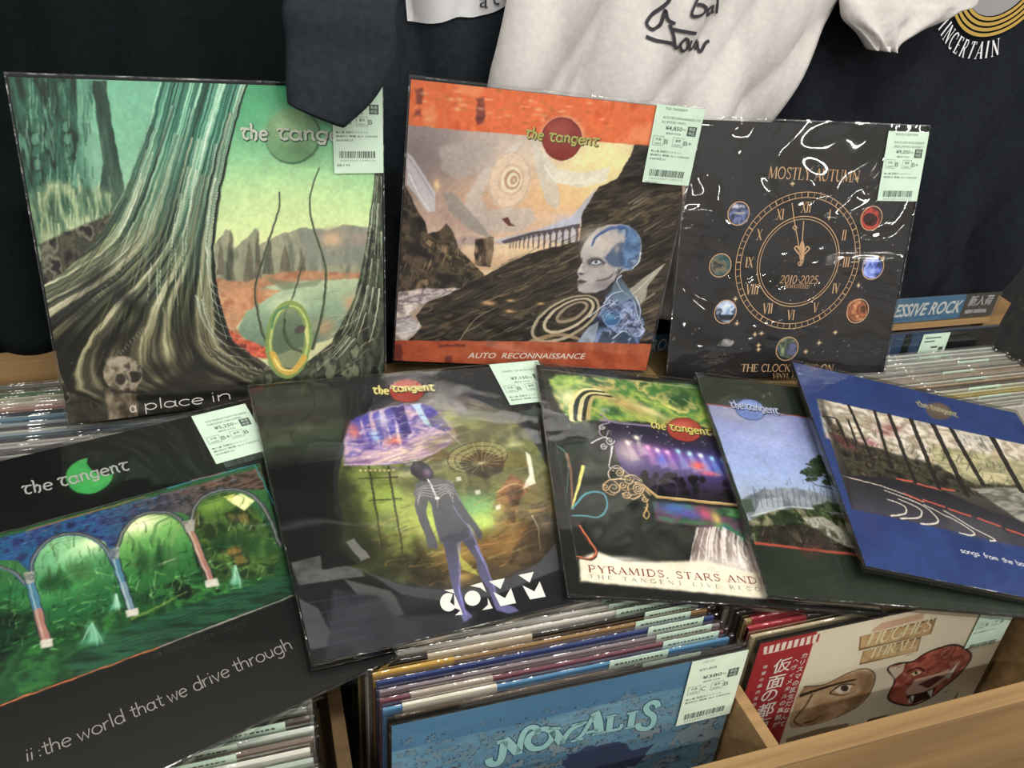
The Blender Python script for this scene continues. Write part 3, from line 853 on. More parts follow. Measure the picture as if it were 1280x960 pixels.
    # river
    p.poly([(20, 690), (130, 672), (230, 678), (120, 720), (70, 750), (100, 790), (60, 830), (20, 832)], p.tex(['#8d7f86', '#c3b4b2', '#6b5f68', '#b9a49c', '#e4d8d0'], 20, 40, 64, ang=-10), soft=4, rough=6)
    p.glow(60, 800, 40, 26, '#d8d4d4', .7); p.line([(20, 815), (90, 800), (100, 780)], '#f0ece8', 3, a=.8)
    # dark crag right
    p.poly([(900, 215), (757, 235), (735, 290), (700, 345), (650, 365), (600, 440), (585, 530), (430, 570), (330, 620), (200, 690), (120, 720), (90, 760), (110, 790), (60, 840), (900, 850)], p.tex(['#0d0b0a', '#241e19', '#40352a', '#17130f', '#5d4d3a', '#1d1815'], 6, 30, 66, ang=-22), soft=2.5, rough=4)
    for i in range(230):
        x, y = R.uniform(120, 880), R.uniform(420, 835)
        if y < 640 - (x - 250) * .42 or (x > 560 and y < 420): continue
        L = R.uniform(30, 120)
        p.line([(x, y), (x + L * .5, y - L * .22), (x + L, y - L * .55)], R.choice(['#7d684c', '#0b0908', '#4d4032', '#a08560', '#161210', '#6a5a48', '#332a22', '#8b7e70']), R.uniform(2, 6), 1, a=R.uniform(.35, .75), soft=2)
    for i in range(14):
        x, y = R.uniform(610, 820), R.uniform(380, 520)
        p.line([(x, y), (x + 60, y - 40)], R.choice(['#5a5048', '#a0907a', '#2a241f']), 5, 1, a=.6, sm=False)
    for x, y, w in ((312, 720, 20), (378, 712, 12), (375, 745, 14), (470, 722, 10)):
        p.glow(x, y, w, w * .35, '#e8b070', .9)
    # ring of polished stone
    for i, (rx, ry, c) in enumerate(((110, 52, '#b9a88c'), (96, 44, '#1a1512'), (82, 36, '#d0bfa0'), (66, 28, '#2a221c'), (50, 20, '#a8957a'), (32, 12, '#2c2420'))):
        p.ell(545 + i * 5, 768 - i * 5, rx, ry, c, .9, rot=-28, ring=9)
    p.line([(220, 838), (270, 770), (330, 735)], '#9a8a70', 4, 2, a=.8); p.line([(440, 838), (520, 815), (590, 830)], '#b4936a', 14, 8, a=.8)
    p.poly([(800, 640), (740, 720), (700, 790), (720, 800), (790, 700)], '#b9b0a0', .8, soft=3); p.line([(815, 690), (770, 725), (740, 770)], '#a39484', 6, 3, a=.8)
    # smooth-headed bust in profile (measured on a closer crop)
    keep, p.crop = p.crop, (700, 260, 5.333)
    p.poly([(450, 560), (620, 430), (715, 368), (600, 520), (530, 600), (500, 640)], p.vgrad([(.5, '#c8bca4'), (.75, '#8d8c88')]), .95, soft=4)
    p.line([(470, 600), (560, 520), (640, 440)], '#e8e0cc', 7, 3, a=.7)
    p.poly([(105, 915), (190, 810), (270, 700), (300, 640), (345, 575), (420, 555), (500, 600), (548, 680), (578, 830), (530, 915)], p.tex(['#141c30', '#2c3c5c', '#5870a0', '#8c9cc8', '#1c2640', '#aab4d4'], 16, 16, 71), soft=4)
    p.poly([(300, 560), (350, 540), (400, 455), (440, 500), (500, 600), (420, 640), (330, 600), (310, 640)], p.vgrad([(.6, '#3c4c60'), (.72, '#6a86a8')]), soft=6)
    p.poly([(110, 915), (200, 800), (262, 760), (240, 880), (230, 915)], '#9aa6b8', .8, soft=8); p.poly([(255, 915), (290, 830), (420, 840), (500, 870), (520, 915)], '#33465e', .9, soft=8)
    p.ell(352, 738, 60, 56, '#2c5c90', 1, soft=6); p.glow(335, 725, 30, 26, '#6aa8d8', .9); p.ell(352, 738, 60, 56, '#8c9cd0', .8, ring=7)
    R2 = random.Random(5)
    for i in range(70):
        x, y = R2.uniform(290, 560), R2.uniform(600, 900)
        if x - 290 > (y - 520) * 1.4: continue
        p.line([(x, y), (x + R2.uniform(-36, 36), y + R2.uniform(-16, 36)), (x + R2.uniform(-50, 50), y + R2.uniform(-10, 56))], R2.choice(['#0e1424', '#c2ccec', '#7c88c4', '#1c2440', '#a4a0d4', '#e4e8f8']), 8, 2, a=.7)
    for L in ([(415, 455), (388, 490), (430, 560), (500, 620), (520, 700), (570, 830)], [(300, 640), (350, 585), (420, 560)], [(360, 880), (430, 830), (520, 870), (575, 820)], [(200, 730), (290, 660), (330, 640)], [(520, 600), (545, 680), (540, 740)]):
        p.line(L, '#c2cce4', 11, 6, a=.85); p.line([(x + 7, y + 5) for x, y in L], '#182034', 6, 3, a=.6)
    head = [(143, 300), (160, 250), (195, 190), (250, 140), (320, 112), (390, 104), (460, 115), (515, 150), (545, 200), (553, 260), (548, 320), (525, 375), (490, 410), (440, 425), (410, 440), (378, 480), (345, 515), (300, 548), (240, 566), (160, 572), (125, 558), (120, 530), (129, 516), (118, 500), (122, 480), (131, 464), (117, 430), (130, 405), (150, 370), (140, 335)]
    p.poly(head, p.tex(['#8f8a8c', '#b4acaa', '#a49c9c', '#c4bab4'], 10, 10, 72), soft=4)
    p.glow(230, 220, 90, 80, '#cfc6c2', .8); p.glow(200, 480, 50, 50, '#bab0ae', .8); p.glow(320, 240, 60, 50, '#c8b4a8', .6); p.glow(300, 510, 80, 40, '#6c666c', .6)
    blue = p.tex(['#24406c', '#3f68a0', '#5a84b8', '#2c4a7c', '#86a0c0'], 20, 20, 73)
    p.poly([(395, 106), (465, 116), (518, 152), (547, 205), (553, 265), (546, 325), (525, 375), (480, 412), (425, 405), (400, 340), (430, 270), (440, 200), (400, 150)], blue, .92, soft=22, rough=14)
    p.line([(222, 250), (240, 200), (290, 160), (350, 132), (430, 128)], '#33509c', 14, 26, a=.8); p.line([(226, 240), (246, 200), (300, 160)], '#1f3470', 6, 8, a=.6)
    p.poly([(300, 330), (360, 270), (410, 225), (436, 235), (420, 300), (445, 380), (400, 400), (350, 390), (320, 370)], '#2f4a74', .8, soft=16, rough=12); p.glow(385, 275, 18, 26, '#c0a8a0', .7)
    p.line([(548, 300), (540, 350), (490, 408)], '#eef0f4', 8, 5, a=.9)
    p.poly([(178, 352), (215, 330), (270, 335), (310, 365), (300, 385), (235, 398), (195, 385)], '#4a4852', .85, soft=16); p.poly([(205, 372), (230, 352), (262, 352), (284, 368), (245, 384)], '#d0d4d8', .95, soft=4); p.ell(244, 364, 12, 12, '#3c4650', .95, soft=4)
    p.line([(200, 372), (235, 348), (270, 350), (306, 372)], '#1c1c26', 8, 4, a=.85); p.line([(205, 384), (245, 394), (290, 380)], '#e8e4e2', 5, 3, a=.6)
    p.line([(150, 335), (146, 352), (156, 372)], '#3c3a44', 9, 6, a=.8); p.line([(152, 375), (140, 405), (128, 430)], '#d4ccc8', 12, 8, a=.6)
    p.poly([(122, 436), (150, 432), (165, 442), (140, 450)], '#3a343c', .85, soft=6); p.line([(160, 400), (172, 430), (165, 445)], '#7a7276', 8, 4, a=.6)
    p.poly([(119, 492), (140, 478), (185, 490), (160, 508), (130, 516)], '#4c3e4a', .95, soft=5); p.line([(122, 496), (182, 492)], '#18141c', 5, 3, a=.9, sm=False); p.glow(140, 512, 18, 6, '#9a8a90', .7)
    p.line([(395, 420), (330, 470), (250, 490)], '#4a464e', 26, 8, a=.7); p.line([(390, 400), (372, 440), (350, 480)], '#b4aeb0', 14, 8, a=.7); p.line([(420, 410), (398, 440), (372, 490)], '#1c2030', 12, 6, a=.8)
    p.poly([(160, 572), (240, 568), (310, 545), (370, 490), (350, 560), (300, 610), (240, 580)], '#24242c', .85, soft=10)
    p.line([(128, 560), (190, 572), (250, 566)], '#8a848a', 6, 3, a=.6)
    p.crop = keep
    # orange bands with rusty stains
    p.poly([(40, 20), (920, 85), (920, 252), (60, 178)], p.tex(['#d9531f', '#ea6c34', '#e4622c', '#ef8048'], 14, 10, 81), soft=1.6)
    p.poly([(0, 833), (420, 836), (900, 845), (900, 990), (0, 990)], p.tex(['#9c3d22', '#b84f2e', '#c25a36', '#a9472a'], 14, 10, 82), soft=1.6)
    for x, y, rx, ry in ((100, 90, 11, 24), (287, 130, 13, 36), (285, 165, 10, 12), (35, 880, 14, 34), (95, 140, 8, 8), (200, 850, 40, 5), (190, 895, 12, 14), (390, 905, 14, 8)):
        p.poly([(x - rx, y - ry), (x + rx, y - ry), (x + rx, y + ry), (x - rx, y + ry)], '#5c2226', .7, soft=8, rough=7, rs=60)
    for i in range(60):
        x = R.choice([R.gauss(240, 60), R.gauss(470, 30), R.uniform(80, 800)])
        p.glow(x, 80 + x * .07 + R.gauss(20, 22), R.uniform(4, 16), R.uniform(1.5, 5), R.choice(['#b8702c', '#f5b078', '#8d4a24', '#f7c89c']), .6)
    # disc
    p.ell(535, 220, 70, 72, '#f6c4a0', .6, soft=14)
    p.ell(534, 220, 61, 65, '#8c2b24', 1, soft=2); p.glow(525, 195, 42, 34, '#b04a3c', .8); p.ell(534, 220, 60, 64, '#5c1814', .6, ring=4)
    return p


def print_clock():
    p = Print('clock', (820, 130, 2.667), 340, '#1b1a1c')
    R = random.Random(5)
    p.C = p.tex(['#161517', '#1e1c1e', '#222022', '#18171a'], 5, 5, 90)
    p.glow(620, 650, 120, 90, '#2a2426', .6); p.glow(90, 420, 60, 160, '#2b1f22', .6)
    for i in range(110):
        x, y = R.uniform(90, 840), R.uniform(200, 860)
        p.glow(x, y, 1.8, 1.8, R.choice(['#d8c8b8', '#a8a8b8', '#ffffff']), R.uniform(.3, 1))
    for x, y in ((262, 652), (267, 735), (350, 768), (328, 772), (340, 808), (340, 822), (500, 830), (678, 606), (762, 514), (600, 765), (455, 262), (672, 245), (240, 728), (545, 800)):
        p.glow(x, y, 5, 5, '#ffe2b4', 1); p.line([(x - 9, y), (x + 9, y)], '#e8b070', 1.5, a=.7, sm=False); p.line([(x, y - 9), (x, y + 9)], '#e8b070', 1.5, a=.7, sm=False)
    discs = [(275, 365, ['#1c2440', '#6a7ab0', '#2a3050', '#d0d0e0']), (214, 538, ['#102a30', '#3c5c5c', '#7a6a50', '#1a2a2c']), (231, 693, ['#6a86b8', '#c0d0e8', '#24304a', '#8fa4c8']),
             (437, 816, ['#1c1c30', '#5a5a8c', '#2c3a30', '#8a9a70']), (672, 690, ['#4a2418', '#b06038', '#7a3c24', '#e09860']), (723, 545, ['#141c4a', '#4c64c8', '#a0b0f0', '#1c2450']), (718, 381, ['#3a0c0c', '#c8382c', '#5a1410', '#a82820'])]
    for i, (x, y, cs) in enumerate(discs):
        p.ell(x, y, 35, 38, p.tex(cs, 26, 26, 91 + i), 1, soft=2)
    p.ell(718, 384, 24, 22, '#1c0a0a', .8, soft=6); p.ell(718, 384, 27, 26, '#d84838', .8, ring=4); p.poly([(200, 705), (262, 705), (255, 722), (210, 722)], '#101522', .85, soft=4)
    p.glow(231, 675, 16, 10, '#eef4ff', .8); p.ell(275, 362, 22, 3, '#e8c890', .5, soft=2)
    # faint line drawings in the lower corners
    for i in range(26):
        x, y = R.gauss(180, 32), R.gauss(850, 28)
        p.line([(x, y), (x + R.uniform(6, 24), y + R.uniform(-6, 8)), (x + R.uniform(16, 40), y + R.uniform(-8, 10))], '#58544f', 2, a=.6)
    for i in range(16):
        x, y = R.gauss(690, 30), R.gauss(810, 24)
        p.line([(x, y), (x + R.uniform(6, 20), y + R.uniform(-6, 8)), (x + R.uniform(16, 30), y + R.uniform(-8, 10))], '#55504b', 2, a=.5)
    return p


def print_arches():
    p = Print('arches', (0, 480, 2.0), 420, '#0b0c0b')
    R = random.Random(21)
    band = [(-700, 555), (0, 374), (655, 196), (740, 528), (0, 806), (-700, 1080)]
    p.poly(band, p.vgrad([(.2, '#1f4a2c'), (.35, '#2f6a34'), (.5, '#1c4a26'), (.62, '#0f2e1c'), (.75, '#081a12')]), soft=2)
    gx = p.tex(['#04120a', '#0e3018', '#1f5a26', '#123c1c', '#2f7a30', '#0a2010'], 12, 16, 101, 5)
    p.poly([(-700, 700), (0, 520), (690, 330), (735, 528), (0, 806), (-700, 1080)], gx, .9, soft=20)
    # views through the arches
    p.poly([(75, 500), (90, 420), (140, 380), (210, 375), (262, 410), (290, 470), (310, 560), (110, 620)], p.vgrad([(.3, '#8fc890'), (.38, '#5fa868'), (.45, '#2f7a40'), (.55, '#1a5a2c'), (.66, '#0c3018')]), .95, soft=4)
    p.glow(225, 400, 34, 20, '#f2f4b8', .95); p.glow(180, 420, 60, 26, '#a8d8a0', .7); p.glow(110, 440, 40, 30, '#4f9a6a', .6)
    p.poly([(295, 420), (310, 355), (350, 330), (410, 325), (455, 345), (480, 400), (500, 470), (330, 530)], p.vgrad([(.2, '#d8e890'), (.3, '#b0d070'), (.38, '#6fae50'), (.48, '#2f7a34'), (.6, '#164a20')]), .95, soft=4)
    p.glow(350, 350, 50, 26, '#f4f4c0', .95); p.line([(380, 395), (392, 350), (430, 330)], '#4a7a40', 8, 4, a=.7); p.line([(430, 400), (445, 360), (460, 350)], '#7a9a58', 10, 5, a=.6)
    p.poly([(478, 350), (500, 290), (560, 268), (610, 275), (650, 320), (700, 430), (690, 480), (540, 500)], p.tex(['#0e2010', '#2c4a1c', '#4a6a24', '#1a2a12', '#6a5a24'], 16, 16, 103), .95, soft=5)
    p.glow(540, 300, 44, 20, '#7aa83c', .8); p.poly([(570, 285), (605, 270), (640, 290), (615, 315), (590, 300)], '#e8e8a0', .95, soft=4); p.poly([(560, 280), (590, 272), (585, 290)], '#c8d060', .9, soft=3)
    p.glow(590, 415, 22, 12, '#b86a2c', .8); p.glow(680, 400, 20, 50, '#3a5a24', .7)
    for i in range(260):      # foliage strokes
        x = R.uniform(-60, 700)
        y = 700 - x * .3 + R.gauss(-80, 55)
        p.line([(x, y), (x + R.uniform(10, 34), y + R.uniform(-14, 8))], R.choice(['#3f9a3c', '#0a2410', '#6fc050', '#17481e', '#8ad868', '#06140a', '#2a6a2c']), R.uniform(2, 6), 1, a=R.uniform(.3, .7), soft=2, sm=False)
    p.glow(50, 520, 60, 40, '#2a8a4c', .5); p.glow(140, 520, 90, 20, '#4fae50', .5); p.line([(120, 510), (200, 470), (290, 480)], '#7ac060', 6, 2, a=.5)
    p.line([(400, 450), (440, 436)], '#f0f4b0', 7, 3, sm=False); p.line([(330, 590), (420, 545), (470, 520)], '#6a8a30', 8, 3, a=.7)
    for i in range(320):
        x = R.uniform(-40, 690); y = 640 - x * .3 + R.uniform(-210, 40)
        if y < 395 - x * .17: continue
        h_ = R.uniform(6, 26)
        p.line([(x, y), (x + R.uniform(-8, 8), y - h_), (x + R.uniform(-14, 14), y - h_ * 1.6)], R.choice(['#0a2010', '#123818', '#2f6a30', '#7ab868', '#0c1c0e', '#a0c878', '#1c4a24', '#4a5a24']), R.uniform(1.5, 5), .8, a=R.uniform(.3, .65), soft=2)
    for x0, y0, n_ in ((110, 470, 5), (180, 440, 4), (340, 420, 5), (400, 400, 4), (540, 360, 6), (620, 380, 5)):
        for j in range(n_):
            p.poly([(x0 + j * 14 - 14, y0 + 30), (x0 + j * 14 - 4, y0 + R.uniform(-24, 4)), (x0 + j * 14 + 14, y0 + 30), (x0 + j * 14, y0 + 60)], R.choice(['#14401c', '#0e2c14', '#2a5a2c', '#3c6a34']), .55, soft=9, rough=8)
    # lake rows at the lower right of the picture
    p.poly([(330, 600), (740, 470), (742, 530), (200, 735), (150, 700)], p.tex(['#0a2418', '#14402a', '#1f5a3a', '#0d2c20'], 8, 60, 105, ang=20), .9, soft=12)
    for i in range(10):
        p.line([(300 + i * 8, 640 + i * 7), (740, 480 + i * 6)], '#0a1a12', 2, a=.5, sm=False)
    p.glow(60, 740, 90, 26, '#14522c', .6); p.glow(-30, 640, 60, 60, '#0c3a22', .6)
    # pale fountains
    for x, y, w, h in ((230, 625, 30, 36), (288, 545, 13, 26), (592, 478, 14, 34)):
        p.glow(x, y + h * .5, w, h * .35, '#4fae84', .7); p.glow(x, y, w * .45, h * .8, '#8ad4a8', .6)
        for i in range(26):
            a_ = R.uniform(-1, 1)
            p.line([(x, y - h * .7), (x + a_ * w * .5, y - h * .5 + abs(a_) * h * .5), (x + a_ * w, y + h * R.uniform(.4, 1))], R.choice(['#a8d8b8', '#d0f0dc', '#3f8a68', '#7ac49c']), 3, 1, a=.4, soft=3)
    # brick arcade: blue at the left turning brown at the right
    brick_l = p.tex(['#16244c', '#2a3f7c', '#1a5a8a', '#24305c'], 40, 60, 111)
    brick_r = p.tex(['#3a2c24', '#6f5544', '#54463c', '#2c241f'], 40, 60, 112)
    mixu = np.clip((p.du - .45) / .3, 0, 1)[..., None]
    br = brick_l * (1 - mixu) + brick_r * mixu
    p.poly([(-700, 562), (0, 382), (655, 205), (668, 262), (640, 262), (560, 258), (510, 280), (478, 330), (455, 320), (400, 316), (330, 330), (300, 370), (280, 425), (262, 395), (215, 372), (140, 372), (90, 405), (70, 470), (40, 440), (-20, 440), (-120, 480), (-700, 640)], br, 1, soft=2)
    stone = p.tex(['#4a5a6c', '#8a8f88', '#a8a090', '#3c4850'], 30, 50, 113)
    for arc in ([(-150, 560), (-110, 490), (-40, 455), (20, 465), (60, 500)], [(72, 490), (85, 425), (130, 382), (200, 374), (255, 402), (282, 450)], [(285, 440), (305, 370), (345, 328), (410, 318), (450, 335), (474, 370)], [(474, 365), (495, 295), (550, 264), (620, 268), (665, 310), (705, 400)]):
        p.line(arc, '#2c3440', 11, a=.95); p.line(arc, '#8a8a80', 4, a=.7)
        p.line([(x, y + 5) for x, y in arc], '#4a86b8' if arc[0][0] < 200 else '#7a8a60', 2, a=.6)
    for (x0, y0), (x1, y1), w in (((70, 490), (112, 650), 19), ((285, 430), (330, 572), 15), ((476, 360), (532, 496), 14), ((-150, 560), (-90, 740), 22)):
        p.line([(x0, y0), (x1, y1)], '#23303c', w + 5, a=.9, sm=False)
        p.line([(x0, y0), (x0 * .45 + x1 * .55, y0 * .45 + y1 * .55)], '#3f7a9a' if x0 < 400 else '#b07a5c', w, a=.9, sm=False)
        p.line([(x0 * .5 + x1 * .5, y0 * .5 + y1 * .5), (x1, y1)], '#a86a5c' if x0 < 200 or x0 > 400 else '#6a8a9a', w, a=.9, sm=False)
        p.line([(x0 - 4, y0), (x1 - 4, y1)], '#c8c8b8', 3, a=.6, sm=False)
        p.poly([(x0 - 16, y0 - 18), (x0 + 14, y0 - 24), (x0 + 12, y0 + 6), (x0 - 8, y0 + 10)], stone, .95, soft=3)
        p.poly([(x1 - 17, y1 - 4), (x1 + 14, y1 - 12), (x1 + 18, y1 + 8), (x1 - 14, y1 + 14)], '#c4beb0', .95, soft=3)
    for i in range(16):      # courses and joints of the brickwork
        p.line([(-60, 396 + i * 8), (300, 312 + i * 8), (660, 214 + i * 7)], '#0e1018', 1.6, a=.28 if i < 7 else 0, sm=False)
    for i in range(40):
        x = R.uniform(0, 640); y = 372 - x * .27 + R.uniform(8, 40)
        p.line([(x, y), (x + 12, y - 3)], R.choice(['#0e1626', '#5a7ab0', '#1c1a1a', '#8a6a5a']), 3, a=.5, sm=False)
    p.line([(480, 240), (565, 218)], '#c83828', 4, a=.8, sm=False); p.line([(60, 366), (360, 280)], '#d8643c', 2.5, a=.6, sm=False)
    # borders: coppery lines above and below, teal at the right end
    p.line([(-700, 552), (0, 371), (655, 194)], '#6a7a6a', 2.2, a=.8, sm=False)
    p.line([(420, 258), (640, 198), (690, 300)], '#2a8a9a', 3, a=.8, sm=False)
    p.line([(-700, 1082), (0, 808), (400, 660)], '#e0683c', 3.4, a=.95, sm=False); p.line([(400, 660), (738, 530)], '#a8988c', 3, a=.9, sm=False)
    # green moon behind the band name
    p.ell(222, 226, 60, 46, '#2f9a44', 1, rot=-12, soft=3); p.glow(235, 235, 40, 30, '#3fae50', .6)
    p.ell(268, 183, 52, 40, '#0b0c0b', 1, rot=-12, soft=3)
    return p


def print_figure():
    p = Print('figure', (300, 440, 2.341), 420, '#15161a')
    R = random.Random(31)
    # dark left third, with the film's olive reflection painted in
    p.poly([(20, 90), (300, 100), (280, 300), (60, 330)], p.tex(['#191a16', '#2c2f26', '#20221c', '#3a3c30'], 8, 10, 121), .9, soft=30)
    p.poly([(60, 330), (290, 330), (300, 620), (130, 640)], '#0c0d0f', .9, soft=30)
    # round window: the valley
    win = []
    for t in np.linspace(0, 2 * math.pi, 49)[:-1]:
        win.append((600 + 318 * math.cos(t), 410 + 292 * math.sin(t) + 20 * math.cos(t)))
    p.poly([(x + 14 * (1 if x > 600 else -1), y + 14 * (1 if y > 410 else -1)) for x, y in win], '#2a2c34', .9, soft=6)
    p.poly(win, p.vgrad([(.08, '#3a3f5c'), (.2, '#6a6480'), (.3, '#6e6e4c'), (.42, '#6c7a40'), (.55, '#6a6c38'), (.7, '#5c4a2c'), (.85, '#2c241c')]), soft=3)
    p.poly(win, p.tex(['#1c1c12', '#4a4a28', '#8a8448', '#2a2416', '#6a5430'], 12, 12, 321, 5), .45, soft=8)
    p.poly([(300, 300), (300, 640), (480, 680), (520, 560), (470, 420), (420, 330)], p.tex(['#2a3018', '#5a6a2c', '#8a9a44', '#3a4420'], 14, 14, 122), .85, soft=20)
    p.glow(430, 440, 70, 50, '#a8c048', .7); p.glow(560, 500, 60, 60, '#c8dc50', .8); p.glow(690, 450, 70, 40, '#5fae68', .8); p.glow(720, 500, 60, 30, '#b8d84c', .9)
    p.glow(340, 560, 60, 70, '#3a3c24', .7); p.glow(760, 580, 100, 60, '#8a6430', .9); p.glow(850, 430, 60, 90, '#7a6a34', .7); p.glow(640, 600, 60, 40, '#b08a38', .7)
    p.glow(820, 540, 60, 50, '#a8723c', .6); p.glow(740, 640, 90, 40, '#4a3a26', .8); p.glow(460, 640, 90, 40, '#24221a', .8)
    p.glow(650, 665, 36, 14, '#d8a848', .8)
    # blue and orange clouds with the banded dome
    p.poly([(300, 260), (320, 200), (380, 170), (460, 155), (520, 150), (600, 180), (640, 250), (560, 300), (420, 330), (300, 325)], p.tex(['#4a3f94', '#8a74b8', '#c8a4b8', '#6a5aa8', '#e0c8d8'], 10, 14, 123), .95, soft=8)
    for x0, x1 in ((320, 345), (352, 372), (384, 404), (420, 444), (448, 476)):
        p.poly([(x0, 200 - (x0 - 320) * .3), (x1, 192 - (x1 - 320) * .3), (x1 + 14, 255), (x0 + 26, 275)], '#35309c', .85, soft=3)
    p.glow(330, 230, 16, 26, '#e06a50', .8); p.glow(450, 258, 20, 14, '#e86a44', .85); p.glow(395, 245, 12, 20, '#7ac0e8', .8); p.glow(415, 195, 14, 20, '#d8e4f0', .7)
    p.poly([(440, 160), (475, 150), (500, 235), (480, 250)], '#241f6a', .9, soft=4); p.poly([(500, 150), (525, 148), (560, 220), (540, 210)], '#a8d0e8', .9, soft=3)
    p.poly([(525, 148), (560, 155), (620, 225), (600, 232), (560, 215)], '#3430a0', .9, soft=3); p.glow(615, 190, 18, 26, '#c8d468', .7)
    p.poly([(300, 310), (420, 290), (560, 245), (640, 255), (560, 300), (430, 325), (320, 335)], p.tex(['#7a5a8a', '#c09aac', '#e0c4a8', '#5a4888'], 8, 30, 124, ang=-14), .9, soft=8)
    p.line([(300, 330), (480, 322), (560, 300)], '#c8a8d0', 5, 2, a=.8); p.glow(690, 200, 60, 30, '#8a9a50', .7); p.glow(760, 190, 50, 40, '#3a3c2c', .7)
    p.glow(500, 355, 60, 10, '#d8d0a0', .5); p.glow(600, 250, 50, 14, '#6a5a34', .6)
    for i in range(110):     # torn cloud edges
        x, y = R.uniform(300, 640), R.uniform(150, 340)
        if (x - 470) ** 2 / 170 ** 2 + (y - 250) ** 2 / 95 ** 2 > 1.05: continue
        p.line([(x, y), (x + R.uniform(16, 50), y + R.uniform(-16, 4)), (x + R.uniform(40, 90), y + R.uniform(-22, 2))], R.choice(['#c8b0d0', '#5a4a9c', '#e8d8d8', '#8a74b0', '#3a3084', '#d8a890']), R.uniform(3, 9), 1, a=.4, soft=4)
    for i in range(70):
        x, y = R.uniform(560, 900), R.uniform(180, 330)
        if (x - 600) ** 2 / 318 ** 2 + (y - 410) ** 2 / 292 ** 2 > .93: continue
        p.glow(x, y, R.uniform(8, 26), R.uniform(4, 12), R.choice(['#5a5a34', '#8a8a50', '#3c3e28', '#b0a868', '#6a5a34']), .5, rot=-15)
    # lattice dish on rocks
    p.ell(696, 308, 90, 45, '#8a8450', .7, rot=-8, soft=4); p.poly([(640, 325), (700, 285), (780, 310), (770, 350), (720, 372), (660, 350)], p.tex(['#1a1712', '#3a3222', '#5a4a2c'], 30, 30, 126), .9, soft=6)
    for k in (1, .8, .6, .42):
        p.ell(696 + (1 - k) * 14, 308 + (1 - k) * 16, 90 * k, 46 * k, '#2c2a1c', .85, rot=-8, ring=2.5)
    for i in range(18):
        t = i * 2 * math.pi / 18
        p.line([(708, 326), (696 + 90 * math.cos(t), 306 + 45 * math.sin(t) - 10 * math.cos(t))], '#d0c890', 1.5, a=.6, sm=False)
    p.line([(650, 270), (600, 225)], '#c8c0a0', 1.6, a=.8, sm=False)
    p.poly([(760, 400), (800, 355), (855, 400), (820, 430), (810, 500), (745, 520), (740, 460)], p.tex(['#3a2416', '#7a4a28', '#a8703c', '#4a2c1a'], 22, 24, 127), .95, soft=4, rough=4)
    p.line([(755, 410), (800, 385), (850, 400)], '#c8a468', 5, 3, a=.8)
    # waterfall
    p.poly([(838, 290), (852, 300), (862, 350), (868, 385), (830, 402), (850, 360)], '#e6e0c8', .95, soft=4); p.glow(800, 270, 26, 8, '#e0dca0', .6)
    for i in range(120):
        x, y = R.uniform(330, 910), R.uniform(330, 680)
        p.line([(x, y), (x + R.uniform(14, 44), y + R.uniform(-14, 4))], R.choice(['#2c2a16', '#b8b860', '#6a6a30', '#181610', '#d0a860', '#8a5a30']), R.uniform(2, 5), 1, a=.35, sm=False)
    p.poly([(780, 620), (870, 470), (905, 440), (915, 560), (860, 640)], p.tex(['#241c14', '#5a4630', '#3a2e20'], 20, 20, 129), .8, soft=10)
    p.line([(858, 480), (876, 520), (882, 580)], '#d8c890', 4, 1.5, a=.8); p.line([(560, 600), (640, 580), (760, 560)], '#d89850', 3, a=.5)
    for i in range(150):
        x, y = R.uniform(300, 910), R.uniform(440, 690)
        if (x - 600) ** 2 / 318 ** 2 + (y - 410) ** 2 / 292 ** 2 > .97: continue
        p.line([(x, y), (x + R.uniform(10, 40), y - R.uniform(2, 16)), (x + R.uniform(30, 80), y - R.uniform(4, 30))], R.choice(['#2a1c10', '#b07838', '#5a3c20', '#d8a050', '#1a140c', '#7a5a2c', '#c8b860']), R.uniform(2, 7), 1, a=.4, soft=3)
    p.glow(320, 480, 50, 130, '#16180f', .75); p.glow(360, 600, 90, 50, '#14130f', .7); p.glow(300, 400, 30, 60, '#1c1e18', .6); p.glow(880, 560, 40, 80, '#2c241a', .5)
    p.glow(560, 490, 56, 60, '#c4da54', .7); p.glow(730, 470, 50, 40, '#a8cc60', .6); p.glow(420, 430, 60, 30, '#a0b848', .5); p.glow(650, 470, 60, 30, '#74b070', .5); p.glow(700, 500, 36, 26, '#c0dc60', .6)
    # masts
    for x in (374, 432):
        p.line([(x, 335), (x + 22, 470), (x + 42, 590)], '#33331f', 7, 4, a=.85)
    p.line([(345, 342), (455, 348)], '#7a6a3c', 4, a=.9, sm=False); p.line([(345, 370), (460, 366)], '#3a3420', 4, a=.9, sm=False); p.line([(375, 436), (470, 430)], '#3a3a20', 5, a=.8, sm=False)
    for i in range(8): p.glow(350 + i * 14, 346, 2.5, 2.5, '#f8f0c0', 1)
    # rim of the window and the stone blocks below
    p.poly([(930, 560), (940, 640), (740, 720), (600, 735), (470, 715), (390, 660), (350, 640), (480, 690), (620, 705), (760, 680), (880, 620)], '#4a4c52', .8, soft=4)
    p.line([(645, 146), (760, 175), (840, 230), (890, 300)], '#4a4440', 6, a=.7)
    blk = p.tex(['#3c3d3c', '#555654', '#464746'], 20, 20, 131)
    p.poly([(140, 622), (230, 598), (232, 640), (300, 630), (350, 640), (360, 660), (300, 668), (165, 688)], blk, .95, soft=2); p.poly([(305, 560), (330, 548), (378, 605), (350, 615)], '#6a6a66', .95, soft=2)
    p.poly([(300, 668), (440, 705), (480, 775), (450, 780), (400, 720), (340, 715)], '#4c4d4d', .9, soft=3); p.poly([(165, 725), (225, 760), (260, 830), (250, 870), (195, 880)], '#44474a', .9, soft=4)
    p.poly([(230, 600), (300, 590), (340, 625), (240, 640)], '#121315', .95, soft=2)
